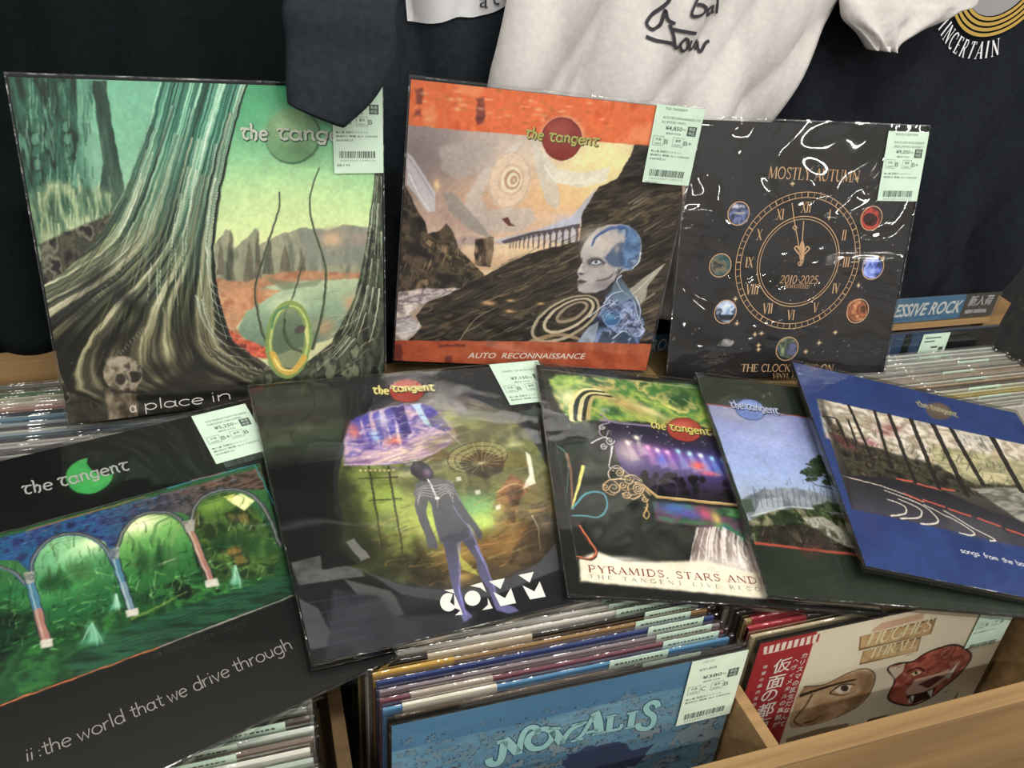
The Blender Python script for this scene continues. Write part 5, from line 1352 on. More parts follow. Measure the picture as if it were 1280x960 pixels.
def slope_part(name, x0, x1, y0, y1, z0, z1, m, th=.02):
    bm = bmesh.new()
    v = [bm.verts.new(p) for p in ((x0, y0, z0), (x1, y0, z0), (x1, y1, z1), (x0, y1, z1), (x0, y0, z0 - th), (x1, y0, z0 - th), (x1, y1, z1 - th), (x0, y1, z1 - th))]
    for f in ((0, 1, 2, 3), (7, 6, 5, 4), (4, 5, 1, 0), (5, 6, 2, 1), (6, 7, 3, 2), (7, 4, 0, 3)):
        bm.faces.new([v[i] for i in f])
    o = build(name, bm, m, rack)
    o.location = -rack.location
    return o


SL = 0.20
for x0, x1, zf, sl in ((-0.320, 0.030, .6185, .16), (0.042, 0.388, .6415, .0), (0.400, 0.755, .6225, .12), (.767, 1.118, .60, .1)):
    slope_part('bin_floor', x0, x1, FRONT_Y + .018, .66, zf + sl * (FRONT_Y + .018 - .39), zf + sl * (.66 - .39), OAK_SIDE)
# back tier
for b in ((-0.62, 0.02, .672, .90, .69, .715), (.765, 1.30, .662, .90, .63, .655)): rack_part('back_bin_floor', [b], OAK_SIDE)
for b in ((0.035, .475, .735, .86, .99, 1.018), (.478, .752, .735, .86, .97, 1.004)): rack_part('riser_shelf', [b], OAK_SIDE)
rack_part('back_rail', [(-0.62, -0.02, .862, .884, 1.018, 1.056)], OAK)
rack_part('riser_board', [(-0.62, 1.30, .664, .672, .30, .640)], OAK_DARK)
for x0 in (-.62, 1.28): rack_part('end_post', [(x0, x0 + .02, FRONT_Y + .018, .90, 0.0, .87)], OAK_SIDE)
# slanting side cheek of the back tier, beside the header strip
bm = bmesh.new()
pts = [at(1264, 379, .868), at(1249, 369, .868), at(1211, 437, .868), at(1231, 437, .868)]
f0 = [bm.verts.new(p) for p in pts]
f1 = [bm.verts.new((p[0] + .004, p[1] + .022, p[2])) for p in pts]
bm.faces.new(f0); bm.faces.new(f1[::-1])
for i in range(4): bm.faces.new((f0[i], f1[i], f1[(i + 1) % 4], f0[(i + 1) % 4]))
bmesh.ops.recalc_face_normals(bm, faces=bm.faces[:])
o = build('side_cheek', bm, OAK, rack); o.location = -rack.location

# ------------------------------------------------------------------ displayed records
def sheet_matrix(key):
    o, u, v, W, H = SHEETS[key]
    u, v = Vector(u).normalized(), Vector(v)
    v = (v - u * v.dot(u)).normalized()
    n = u.cross(v)
    return Matrix(((u.x, v.x, n.x, o[0]), (u.y, v.y, n.y, o[1]), (u.z, v.z, n.z, o[2]), (0, 0, 0, 1))), W, H


def film_box(name, W, H, t0, t1, m, parent, lip=.004, seg=1):
    bm = bmesh.new()
    box(bm, -W / 2, W / 2, -.001, H + lip, t0, t1)
    bevel(bm, min(.0012, (t1 - t0) * .4), 2)
    return build(name, bm, m, parent, smooth=False)


def price_tag(parent, x1, y1, d, z=.0019, w=.053, h=.083, pale=False, name='price_tag', ang=0.0):
    """shop tag with its top right corner at (x1, y1); d = printed data"""
    bm = bmesh.new()
    box(bm, 0, w, -h, 0, -.0003, 0)
    t = build(name, bm, MINT_PALE if pale else MINT, parent)
    t.location = (x1 - w, y1, z)
    t.rotation_euler = (0, 0, ang)
    bm = bmesh.new()
    k = w / .053
    zz = .00015

    def tx(s, x, y, size, width=None, **kw): type_text(bm, s, (x * k, y * k), size * k, z=zz, width=width * k if width else None, **kw)

    def rect(x, y, a, b): poly_face(bm, [(x * k, y * k), (a * k, y * k), (a * k, b * k), (x * k, b * k)], zz)

    def frame(x, y, a, b, lw=.0003):
        ribbon(bm, [(x * k, y * k), (a * k, y * k), (a * k, b * k), (x * k, b * k), (x * k, y * k)], lw * k, zz)
    if 'artist' in d: tx(d['artist'], .010, -.0045, .0034, min(.03, .0022 * len(d['artist'])))
    for i, s in enumerate(d.get('title', [])):
        tx(s, .009, -.0132 - i * .0044, .0034, min(.042, .0017 * len(s) + .001))
    if 'price' in d: tx(d['price'], .014, -.0242, .0056, .0185, bold=.01)
    rect(.0385, -.0285, .0485, -.0188)
    tx('税込', .0335, -.0235, .0022, .0035)
    tx('開封済 中古品', .016, -.0285, .0022, .016)
    for x, s1, s2, g in ((.003, '外装', 'SLEEVE', d.get('g1', 'B')), (.025, '盤質', 'DISC', d.get('g2', 'B+'))):
        frame(x, -.0405, x + .0115, -.0312)
        tx(s1, x + .0027, -.0354, .0031, .006); tx(s2, x + .002, -.0394, .0022, .0075)
        tx(g, x + .0125, -.0386, .0068, .0042 if len(g) == 1 else .0085)
    if not d.get('short'):
        for i in range(d.get('notes', 3)):
            tx(['輸入盤 見開きジャケット', '歌詞付 帯無 SLV CREASE', '2020年発売 2LP'][i % 3], .003, -.0475 - i * .004, .0026, (.034, .044, .018)[i % 3])
        rb = random.Random(d.get('seed', 1))
        x = .006
        while x < .045:
            wd_ = rb.choice((.0004, .0004, .0008, .0012))
            rect(x, -.0725, min(x + wd_, .046), -.0655)
            x += wd_ + rb.choice((.0004, .0005, .0009))
        tx('2 0 0 1 3 0 6 7 1 9 4 0 2 1 4', .007, -.0758, .0026, .037)
        tx('店番 LP 中古', .003, -.0806, .0026, .014)
    build('tag_print', bm, TAG_INK, t)
    bm = bmesh.new()
    for s, yy in (('新品', -.0228), ('中古', -.0272)):
        type_text(bm, s, (.0402 * k, yy * k), .0038 * k, z=.00028, width=.0066 * k)
    build('tag_box_print', bm, MINT, t)
    return t


def sheet(key, pr, label, film=FILM, t=.0045, cat='record'):
    root = empty('vinyl_record')
    tag(root, label, cat, 'record sleeves on display across the rack' if key not in ('novalis', 'masks') else 'records at the front of the lower bins')
    M_, W, H = sheet_matrix(key)
    root.matrix_world = M_
    c = link('cover', pr.mesh(t, inset=.0022), root)
    fo = film_box('plastic_sleeve', W, H - .002, -t - .0012, .0016, film, root)
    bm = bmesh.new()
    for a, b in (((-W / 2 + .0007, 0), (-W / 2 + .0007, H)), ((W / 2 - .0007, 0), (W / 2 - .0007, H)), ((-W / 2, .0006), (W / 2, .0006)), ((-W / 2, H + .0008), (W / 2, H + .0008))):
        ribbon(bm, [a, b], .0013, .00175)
    build('edge_glint', bm, EDGE_GLINT, fo)  # strips added to give the sleeve edges their white highlights
    return root, c


def layer(pr, cover, name, m, fn, z=.0003):
    bm = bmesh.new()
    fn(bm, pr.q, pr.k)
    for v in bm.verts: v.co.z += z
    return build(name, bm, m, cover)


WHITE_INK = flat('#e6e2dc'); CREAM_INK = flat('#e8dca0'); GOLD_INK = flat('#d9a978'); GREY_INK = flat('#8a8784'); RED_INK = flat('#8a3030'); LILAC_INK = flat('#aab2d0'); OLIVE_INK = flat('#c4bb62'); DARK_INK = flat('#2a2a28'); PALE_GREEN_INK = flat('#c9d2c0')


def round_logo(words, spans, h, w=.2, arc=0.0):
    def fn(bm, q, k):
        for s, (a, b) in zip(words, spans):
            hand_text(bm, s, q(*a), q(*b), h * k(*a), w, font=UNC, arc=arc * k(*a))
    return fn


def shadowed(pr, cover, words, spans, h, ink, back=DARK_INK, w=.2, dx=2.0):
    layer(pr, cover, 'logo_shadow', back, round_logo(words, [((a[0] + dx, a[1] + dx), (b[0] + dx, b[1] + dx)) for a, b in spans], h, w + .14), z=.0002)
    layer(pr, cover, 'logo_lettering', ink, round_logo(words, spans, h, w), z=.0004)


# back row: three sleeves standing against the shirts
pr = print_forest()
pr.finish(1.0, .065)
r, c = sheet('forest', pr, 'record with green print of a giant flowing root, standing upright at far left')
shadowed(pr, c, ['the', 'tangent'], [((628, 195), (700, 198)), ((722, 196), (955, 204))], 26, PALE_GREEN_INK, flat('#2c5a3c'), .24)
layer(pr, c, 'title_lettering', WHITE_INK, lambda bm, q, k: [hand_text(bm, s, q(*a), q(*b), 19 * k(*a), .13) for s, a, b in (('a', (340, 908), (359, 906)), ('place', (378, 902), (535, 884)), ('in', (552, 882), (610, 872)))])
price_tag(r, .158, .319, {'title': ['A PLACE IN THE QUEUE', '& NO.SIDE VINYL 2LP'], 'price': '¥5,050', 'g1': 'B', 'g2': 'B', 'seed': 3}, w=.05)

pr = print_orange()
pr.finish(1.0, .065)
r, c = sheet('orange', pr, 'record with orange bands top and bottom and a pale blue bald-headed figure on rocks')
shadowed(pr, c, ['the', 'tangent'], [((424, 220), (478, 228)), ((494, 230), (645, 246))], 21, OLIVE_INK, flat('#5c4a1c'), .24)
layer(pr, c, 'title_lettering', flat('#efe0d0'), lambda bm, q, k: type_text(bm, 'AUTO  RECONNAISSANCE', q(250, 882), 24 * k(400, 880), np.array(q(590, 884)) - np.array(q(250, 882)), z=0, shear=.25, bold=.012, width=340 * k(400, 880)))
price_tag(r, .159, .318, {'artist': 'THE TANGENT', 'title': ['AUTO RECONNAISSANCE- LTD', '& LIMITED VINYL'], 'price': '¥4,850', 'seed': 5}, w=.055, h=.083)

pr = print_clock()
r, c = sheet('clock', pr, 'black record with a gold clock face ringed by small round pictures', FILM_CRINKLED)


def clock_face(bm, q, k):
    cx, cy = q(475, 527)
    R1 = np.linalg.norm(np.array(q(677, 520)) - np.array((cx, cy)))
    for f, w in ((1.0, .0008), (.925, .0008), (.66, .001), (.62, .0007)):
        ribbon(bm, [(cx + R1 * f * math.cos(a), cy + R1 * f * math.sin(a)) for a in np.linspace(0, 2 * math.pi, 73)[:-1]], w, closed=True)
    for i in range(60):
        a = i * math.pi / 30
        ribbon(bm, [(cx + R1 * f * math.cos(a), cy + R1 * f * math.sin(a)) for f in (.925, 1.0)], .0012 if i % 5 == 0 else .0006)
    for i, s in enumerate(('XII', 'I', 'II', 'III', 'IV', 'V', 'VI', 'VII', 'VIII', 'IX', 'X', 'XI')):
        a = math.pi / 2 - i * math.pi / 6
        x, y = cx + R1 * .79 * math.cos(a), cy + R1 * .79 * math.sin(a)
        wv = {'I': .4, 'V': .84, 'X': .84}
        tw = sum(wv[ch] for ch in s) * .0085
        cap_text(bm, s, (x - tw / 2, y - .0065), (x + tw / 2, y - .0065), .013, weight=.9)
    for x, y in ((275, 365), (214, 538), (231, 693), (437, 816), (672, 690), (723, 545), (718, 381)):
        a = np.array(q(x, y))
        rr = 37 * k(x, y)
        ribbon(bm, [(a[0] + rr * math.cos(t), a[1] + rr * math.sin(t)) for t in np.linspace(0, 2 * math.pi, 33)[:-1]], .0011, closed=True)
    # hands with a three-leaved foot
    P = lambda *L: [q(*p) for p in L]
    ribbon(bm, P((480, 540), (484, 500), (488, 445), (492, 390)), .0012); ribbon(bm, P((484, 520), (470, 440), (460, 385), (453, 330)), .0011)
    for L in (P((484, 530), (478, 495), (482, 470), (487, 458), (492, 470), (494, 495), (488, 530)), P((480, 505), (468, 490), (462, 480), (470, 474), (476, 486)), P((490, 505), (503, 492), (511, 482), (503, 475), (496, 488))):
        ribbon(bm, spline(L, 4), .0016)
    poly_face(bm, P((482, 520), (476, 490), (487, 458), (495, 492), (490, 520)))
    ribbon(bm, [tuple(np.array(q(480, 532)) + .0027 * np.array((math.cos(t), math.sin(t)))) for t in np.linspace(0, 2 * math.pi, 15)[:-1]], .001, closed=True)
    ribbon(bm, P((456, 412), (463, 403), (470, 412), (463, 420), (456, 412)), .001)


layer(pr, c, 'clock_face', GOLD_INK, clock_face)
layer(pr, c, 'band_lettering', GOLD_INK, lambda bm, q, k: cap_text(bm, 'MOSTLY AUTUMN', q(372, 248), q(676, 262), 37 * k(520, 250), weight=.75))
layer(pr, c, 'title_lettering', GOLD_INK, lambda bm, q, k: (
    cap_text(bm, 'THE CLOCK TICKS ON', q(282, 892), q(590, 893), 24 * k(430, 890), weight=.95),
    cap_text(bm, 'VINYL EDIT', q(387, 915), q(494, 916), 17 * k(430, 910), weight=.95)))
layer(pr, c, 'date_lettering', GOLD_INK, lambda bm, q, k: (
    cap_text(bm, '2010-2025', q(410, 598), q(537, 600), 26 * k(470, 590), weight=.95, slant=.12),
    cap_text(bm, 'REMASTERED', q(427, 613), q(511, 615), 12 * k(470, 610), weight=.9, slant=.12)))
price_tag(r, .1585, .311, {'artist': 'MOSTLY AUTUMN', 'title': ['THE CLOCK TICKS ON(2010', '-2025) LIMITED DOUBLE V'], 'price': '¥9,050', 'seed': 8, 'notes': 2}, w=.057, h=.083)

# lower row: five sleeves lying across the lower bins
pr = print_arches()
pr.finish(1.0, .065)
r, c = sheet('arches', pr, 'black record with glowing green picture seen through stone arches, lies at lower left')
layer(pr, c, 'logo_lettering', flat('#a8aaa4'), lambda bm, q, k: (hand_text(bm, 'the', q(58, 278), q(136, 262), 24 * k(90, 270), .17, font=UNC), hand_text(bm, 'tangent', q(150, 258), q(328, 214), 24 * k(240, 230), .17, font=UNC)), z=.0004)
layer(pr, c, 'title_lettering', flat('#8f8a84'), lambda bm, q, k: [hand_text(bm, s, q(*a), q(*b), h * k(*a), .12) for s, a, b, h in (
    ('ii', (66, 945), (88, 938), 24), (':the', (98, 934), (184, 900), 26), ('world', (198, 895), (318, 842), 25), ('that', (330, 837), (414, 802), 24), ('we', (424, 798), (474, 776), 24), ('drive', (488, 770), (580, 727), 24), ('through', (588, 723), (735, 660), 23))])
layer(pr, c, 'faint_lettering', flat('#2e302c'), lambda bm, q, k: [cap_text(bm, 'THE TANGENT', q(380 + i * 130, 690 - i * 48), q(490 + i * 130, 648 - i * 48), 14 * k(420, 660), weight=.8) for i in range(2)])
price_tag(r, .1525, .3135, {'title': ['THE WORLD THAT WE DRIVE', 'THROUGH-1500 COPIES'], 'price': '¥5,250', 'g1': 'B+', 'g2': 'B', 'seed': 12}, w=.054, h=.066, pale=False)

pr = print_figure()
pr.finish(1.0, .065)
r, c = sheet('figure', pr, 'dark record with a standing humanoid before a round window, lies overlapping the arches record')
shadowed(pr, c, ['the', 'tangent'], [((390, 122), (438, 124)), ((446, 117), (574, 113))], 18, flat('#e0d470'), flat('#3a2010'), .26)


def comm(bm, q, k):
    # crop of the lettering: 960 px for 240 photo px from (480, 560)
    g = lambda x, y: q((480 + x / 4 - 300) * 2.341, (560 + y / 4 - 440) * 2.341)
    circ = lambda cx, cy, rx, ry, a0, a1, n=20: [g(cx + rx * math.cos(math.radians(a0 + (a1 - a0) * i / n)), cy + ry * math.sin(math.radians(a0 + (a1 - a0) * i / n))) for i in range(n + 1)]
    poly_face(bm, circ(322, 772, 42, 46, 30, 300) + [g(330, 772)])
    poly_face(bm, [g(300, 712), g(345, 706), g(352, 728)]); poly_face(bm, [g(355, 838), g(384, 812), g(394, 834)]); poly_face(bm, [g(350, 728), g(388, 815), g(352, 800)])
    poly_face(bm, circ(442, 752, 40, 38, 0, 345))
    poly_face(bm, [g(430, 690), g(490, 672), g(512, 722), g(480, 700)]); poly_face(bm, [g(490, 812), g(520, 785), g(518, 750), g(543, 802)])
    poly_face(bm, [g(524, 668), g(604, 652), g(582, 706)]); poly_face(bm, [g(546, 720), g(605, 752), g(582, 792)]); poly_face(bm, [g(605, 752), g(634, 700), g(660, 776), g(582, 792)])
    poly_face(bm, [g(672, 636), g(748, 620), g(728, 674)]); poly_face(bm, [g(692, 688), g(752, 718), g(730, 758)]); poly_face(bm, [g(752, 718), g(778, 668), g(808, 744), g(730, 758)])


layer(pr, c, 'title_lettering', WHITE_INK, comm)
price_tag(r, .166, .318, {'title': ['COMM - 2LP & CD LIMITED'], 'price': '¥7,150', 'g1': 'B', 'g2': 'B', 'seed': 15, 'notes': 2}, w=.064, h=.068)

pr = print_stage()
pr.finish(1.0, .065)
r, c = sheet('stage', pr, 'record with concert picture in an ornate gilt scroll frame and red serif title')
shadowed(pr, c, ['the', 'tangent'], [((432, 266), (490, 276)), ((502, 276), (650, 296))], 20, flat('#d8cc60'), flat('#4a3010'), .22)
layer(pr, c, 'title_lettering', RED_INK, lambda bm, q, k: (cap_text(bm, 'PYRAMIDS, STARS AND', q(214, 778), q(812, 820), 26 * k(480, 790), weight=.9, track=.12),))
layer(pr, c, 'subtitle_lettering', flat('#6a6258'), lambda bm, q, k: (cap_text(bm, 'THE TANGENT LIVE RECO', q(216, 799), q(824, 846), 14 * k(480, 820), weight=.7, track=.55),))

pr = print_sky()
pr.finish(1.0, .065)
r, c = sheet('sky', pr, 'dark green record with pale blue sky picture and pine, half under the blue one')
shadowed(pr, c, ['the', 'tangent'], [((152, 196), (200, 202)), ((206, 203), (326, 220))], 19, LILAC_INK, flat('#26305c'), .22)
layer(pr, c, 'title_lettering', flat('#9a9c94'), lambda bm, q, k: type_text(bm, 'TO FOLLOW', q(850, 818), 26 * k(900, 820), np.array(q(1000, 842)) - np.array(q(850, 818)), width=190 * k(900, 820)))

pr = print_road()
pr.finish(1.0, .065)
r, c = sheet('road', pr, 'blue record with a photo of a curving road behind leaning dark columns, at right')
layer(pr, c, 'logo_lettering', flat('#a8a078'), round_logo(['the', 'tangent'], [((812, 192), (852, 200)), ((858, 202), (955, 232))], 14, .2))
layer(pr, c, 'title_lettering', flat('#d8d8dc'), lambda bm, q, k: [hand_text(bm, s, q(*a), q(*b), 10 * k(*a), .2) for s, a, b in (('songs', (964, 708), (1032, 722)), ('from', (1046, 726), (1098, 738)), ('the', (1112, 742), (1150, 750)), ('ba', (1162, 752), (1190, 758)))])

# front of the lower bins
pr = print_novalis()
r, c = sheet('novalis', pr, 'sky blue record with speckled drawing and pale curved lettering, front of the middle lower bin')


def nova(bm, q, k, grow=0.0):
    g = lambda x, y: q((560 + x / 4.267 - 400) * 2.2857, (860 + y / 4.267 - 740) * 2.2857)
    W_ = 34 + grow
    kk = k(500, 400) * 2.2857 / 4.267
    S = lambda L, w=W_, c=False: ribbon(bm, spline([g(*p) for p in L], 5), w * kk, closed=c)
    S([(215, 375), (225, 400), (260, 402), (285, 370), (300, 285)]); S([(262, 290), (300, 280)], 24 + grow); S([(300, 272), (330, 300), (372, 345)], 40 + grow); S([(378, 350), (390, 270), (415, 222), (450, 206), (478, 222), (474, 244)], 28 + grow)
    S([(488, 222), (438, 250), (425, 292), (455, 322), (510, 312), (552, 270), (550, 232), (520, 216), (488, 222)], 30 + grow)
    S([(560, 225), (608, 290)], 40 + grow); S([(606, 292), (650, 225), (720, 185)], 26 + grow); S([(535, 215), (600, 212)], 14 + grow); S([(660, 198), (740, 180)], 14 + grow)
    S([(680, 278), (720, 240), (780, 140)], 22 + grow); S([(782, 128), (800, 180), (806, 240)], 42 + grow); S([(735, 238), (800, 222)], 18 + grow); S([(655, 284), (722, 268)], 14 + grow); S([(770, 248), (840, 232)], 14 + grow)
    S([(868, 150), (858, 222)], 30 + grow); S([(845, 154), (895, 142)], 13 + grow); S([(845, 230), (915, 214), (925, 190)], 18 + grow)
    S([(985, 130), (972, 208)], 32 + grow); S([(955, 136), (1012, 122)], 13 + grow); S([(945, 214), (1000, 202)], 13 + grow)
    S([(1120, 100), (1112, 78), (1085, 76), (1058, 98), (1064, 126), (1095, 150), (1092, 190), (1060, 216), (1020, 212), (1012, 186)], 28 + grow)


layer(pr, c, 'lettering_outline', flat('#3a5a78'), lambda bm, q, k: nova(bm, q, k, 9), z=.0002)
layer(pr, c, 'title_lettering', flat('#9cd4d4'), nova, z=.0004)
price_tag(r, .1575, .317, {'artist': 'ノヴァリス', 'title': ['過ぎ去りし夏の幻影'], 'price': '¥380', 'g1': 'C', 'g2': 'B', 'seed': 21, 'notes': 2}, w=.056, h=.083, pale=True)

pr = print_masks()
r, c = sheet('masks', pr, 'cream record with red paper band, painted face fragment and snarling cat head, right lower bin')


def jp(s, pts, size):
    def fn(bm, q, k):
        for ch, p in zip(s, pts):
            e = np.array(q(p[0] + 20, p[1] - 5)) - np.array(q(*p))
            type_text(bm, ch, q(*p), size * k(*p), (1, 0), align='CENTER', bold=.012)
    return fn


layer(pr, c, 'band_lettering', flat('#efe6da'), lambda bm, q, k: (
    jp('仮面の都市', ((352, 300), (327, 362), (303, 413), (288, 470), (270, 525)), 56)(bm, q, k),
    [jp('カリスマの誕生だなんて', [(440 - i * 8.5, 250 + i * 26) for i in range(11)], 22)(bm, q, k), jp('ヘヴィメタルの真髄が', [(408 - i * 8.5, 268 + i * 27) for i in range(10)], 20)(bm, q, k), jp('待望の国内盤発売', [(292 - i * 7, 290 + i * 24) for i in range(8)], 14)(bm, q, k)]))
layer(pr, c, 'banner_lettering', flat('#ead9a8'), lambda bm, q, k: (cap_text(bm, 'HUGHES', q(676, 206), q(920, 145), 46 * k(790, 170), weight=1.35, slant=.1), cap_text(bm, 'THRALL', q(682, 256), q(868, 210), 38 * k(780, 230), weight=1.2, slant=.1)))
price_tag(r, .159, .306, {'artist': 'HUGHES THRALL', 'title': ['HUGHES THRALL'], 'price': '¥980', 'g1': 'B', 'g2': 'B', 'seed': 25, 'notes': 1}, w=.05, h=.066)
# ------------------------------------------------------------------ records filed in the bins
ORD = ['first', 'second', 'third', 'fourth', 'fifth', 'sixth', 'seventh', 'eighth', 'ninth', 'tenth', 'eleventh', 'twelfth', 'thirteenth', 'fourteenth', 'fifteenth', 'sixteenth', 'seventeenth', 'eighteenth', 'nineteenth', 'twentieth', 'twenty-first', 'twenty-second', 'twenty-third', 'twenty-fourth', 'twenty-fifth', 'twenty-sixth', 'twenty-seventh', 'twenty-eighth']
_tagm = {}


def filed(x, y, ztop, color, cname, label, group, tagged=None, lean=.0, th=.0038, W=.312, pale=False, rz=0.0, strip=None):
    root = empty('filed_record', (x, y, ztop - .318))
    root.rotation_euler = (-lean, 0, rz)
    tag(root, label, 'record', group)
    bm = bmesh.new()
    box(bm, -W / 2, W / 2, 0, th, 0.001, .315)
    bevel(bm, .0006, 1)
    build('cover', bm, flat(color, .45, .3), root)
    if strip:      # lighter printed part of the upper edge
        bm = bmesh.new()
        a, b, col = strip
        box(bm, -W / 2 + a * W, -W / 2 + b * W, -.0003, th + .0002, .300, .3155)
        build('edge_print', bm, flat(col), root)
    bm = bmesh.new()
    box(bm, -W / 2 - .003, W / 2 + .004, -.0007, th + .0007, 0, .3185)
    bevel(bm, .0006, 1)
    build('plastic_sleeve', bm, FILM_BIN, root)
    if tagged:
        a, w = tagged
        bm = bmesh.new()
        box(bm, 0, w, -.0013, -.0009, -.06, 0)
        t = build('price_tag', bm, MINT_PALE if pale else MINT, root)
        t.location = (-W / 2 + a * W, 0, .3186)
        key = round(w, 3)
        if key not in _tagm:
            b2 = bmesh.new()
            for j, yy in enumerate((-.004, -.010, -.016)):
                xx = .005
                rb = random.Random(j)
                while xx < w - .008:
                    l = rb.uniform(.001, .004)
                    v = [b2.verts.new(p) for p in ((xx, -.00145, yy - .002), (xx + l, -.00145, yy - .002), (xx + l, -.00145, yy), (xx, -.00145, yy))]
                    b2.faces.new(v)
                    xx += l + .0012
            me = bpy.data.meshes.new('tag_print'); b2.to_mesh(me); b2.free(); me.materials.append(TAG_INK)
            _tagm[key] = me
        link('tag_print', _tagm[key], t)
    return root


# middle lower bin, behind the sky blue record
mid = [('#2c2622', 'black', (.70, .15), (.02, .62, '#5d4a3a')), ('#4f88b8', 'light blue', (.62, .2), (.05, .30, '#dcd3c0')), ('#7c4450', 'burgundy', (.80, .18), (.08, .3, '#b8a89a')), ('#8a7a80', 'mauve grey', (.79, .19), None), ('#33427c', 'dark blue', (.78, .19), None), ('#a07848', 'tan', (.76, .19), (.0, .22, '#d0a040')),
       ('#2c2520', 'dark brown', (.8, .1), (.15, .45, '#c8b89c')), ('#d8cfc4', 'off-white', (.73, .2), None), ('#e6ded6', 'white', (.72, .2), None), ('#e0d4cc', 'pale pink', (.7, .19), None), ('#d8cdb8', 'cream', (.69, .2), None), ('#c8ac74', 'sand', (.68, .2), None), ('#6a5a74', 'plum', (.66, .2), (.1, .5, '#c8c0a0')), ('#b8b49c', 'putty', (.66, .2), None), ('#a8905c', 'mustard', (.65, .2), None), ('#9aa49a', 'grey green', None, None), ('#c8bca8', 'beige', None, None)]
for i, (col, nm, tg, st) in enumerate(mid):
    y = .4005 + i * .0088
    filed(.2265 + RND.uniform(-.003, .002) - i * .0008, y, .9620 + max(0, .2 * (y - .50)) + RND.uniform(-.001, .0005), col, nm,
          'record with %s edge, %s behind the sky blue one in the middle lower bin' % (nm, ORD[i]), 'records filed in the middle lower bin',
          (tg[0], .056) if tg else None, lean=.01, th=.0028, strip=st, rz=RND.uniform(-.003, .003))
# right lower bin, behind the cream record
right = [('#b8a680', 'tan', None, None), ('#241f22', 'black', None, (.0, .2, '#a82830')), ('#a8905c', 'ochre', None, (.02, .3, '#b03038')), ('#2a2624', 'dark', None, None), ('#8c8a84', 'grey', None, None), ('#d8d0c4', 'white', None, None), ('#3f4a60', 'slate blue', None, None), ('#241f1c', 'brown black', None, None), ('#c4bcb0', 'pale grey', None, None)]
for i, (col, nm, tg, st) in enumerate(right):
    y = .4165 + i * .0088
    filed(.575 + RND.uniform(-.003, .003), y, .9445 + SL * (y - .40) * .6 - .001, col, nm, 'record with %s edge, %s behind the cream one in the right lower bin' % (nm, ORD[i]), 'records filed in the right lower bin', None, lean=.012, th=.004, strip=st, W=.322)
# left lower bin, under the arches record
lf = [('#b4bcae', 'sage'), ('#8a4a44', 'brick red'), ('#cfd6c8', 'pale mint'), ('#3f3a40', 'charcoal'), ('#bcb6a4', 'stone'), ('#a8b4a8', 'grey mint'), ('#d4d0c4', 'ivory'), ('#7a6a5c', 'taupe'), ('#c8d0c4', 'mint grey'), ('#5a4a44', 'cocoa'), ('#b8bfb4', 'ash'), ('#d0ccc0', 'bone'), ('#6a7a74', 'teal grey'), ('#c4bca8', 'oat')]
for i, (col, nm) in enumerate(lf):
    y = .352 + i * .0084
    filed(-.146 + RND.uniform(-.003, .003), y, .942 + SL * (y - .39) * .8 - .002 + RND.uniform(-.001, .001), col, nm, 'record with %s edge, %s from the front rail in the left lower bin' % (nm, ORD[i]), 'records filed in the left lower bin',
          (RND.choice((.55, .6, .66, .72)), .07), lean=.01, th=.0042, W=.318, pale=i % 2 == 0)
# upper bin at the left
ul = ['#8a6a50', '#c8a468', '#7a7488', '#d8d4cc', '#4a4a58', '#b0aaa8', '#c0b8b0', '#38404c', '#8a98a4', '#d0ccc0', '#3f3c44', '#b0b8c0', '#5c8098', '#9cb0b8', '#2f3a44', '#c09488', '#d8c0b4', '#e0dccc', '#c8c4a8', '#4c7a54', '#86907a', '#6a6c68', '#848684']
un = ['brown', 'amber', 'lilac', 'white', 'ink', 'silver', 'greige', 'navy', 'steel', 'ivory', 'black', 'pale blue', 'blue', 'sky', 'dark teal', 'pink', 'rose', 'cream', 'straw', 'green', 'olive', 'grey', 'mid grey']
for i, (col, nm) in enumerate(zip(ul, un)):
    y = .690 + i * .0072
    filed(-.215 + RND.uniform(-.004, .004), y, 1.0375 + RND.uniform(-.0025, .0005), col, nm, 'record with %s edge, %s from the front in the upper left bin' % (nm, ORD[i]), 'records filed in the upper left bin', None, lean=.0, th=.0040, W=.318)
# upper bin at the right
ur = [('#c9c4b8', 'pale grey'), ('#b0aa9c', 'stone'), ('#d6d0c0', 'ivory'), ('#a8a498', 'grey'), ('#c8c2b2', 'oatmeal'), ('#c8a838', 'yellow'), ('#dad4a8', 'pale yellow'), ('#c0baa8', 'putty'), ('#4a463f', 'charcoal'), ('#b49878', 'tan'), ('#c8c0b0', 'bone'), ('#9c8e80', 'taupe'), ('#d0b090', 'peach'), ('#b4aca0', 'ash'), ('#8c8478', 'drab'), ('#d0ccc0', 'off-white'), ('#a8a094', 'dove grey'), ('#c4c8bc', 'pale sage'), ('#8e8c86', 'mid grey'), ('#d4d4cc', 'white'), ('#b0b4aa', 'green grey')]
for i, (col, nm) in enumerate(ur):
    y = .672 + i * .0078
    filed(.942 + RND.uniform(-.004, .004), y, .978 + RND.uniform(-.002, .001), col, nm, 'record with %s edge, %s from the front in the upper right bin' % (nm, ORD[i]), 'records filed in the upper right bin',
          (RND.choice((.52, .6, .68)), .06) if i % 3 == 1 else None, lean=.0, th=.0042, W=.318)
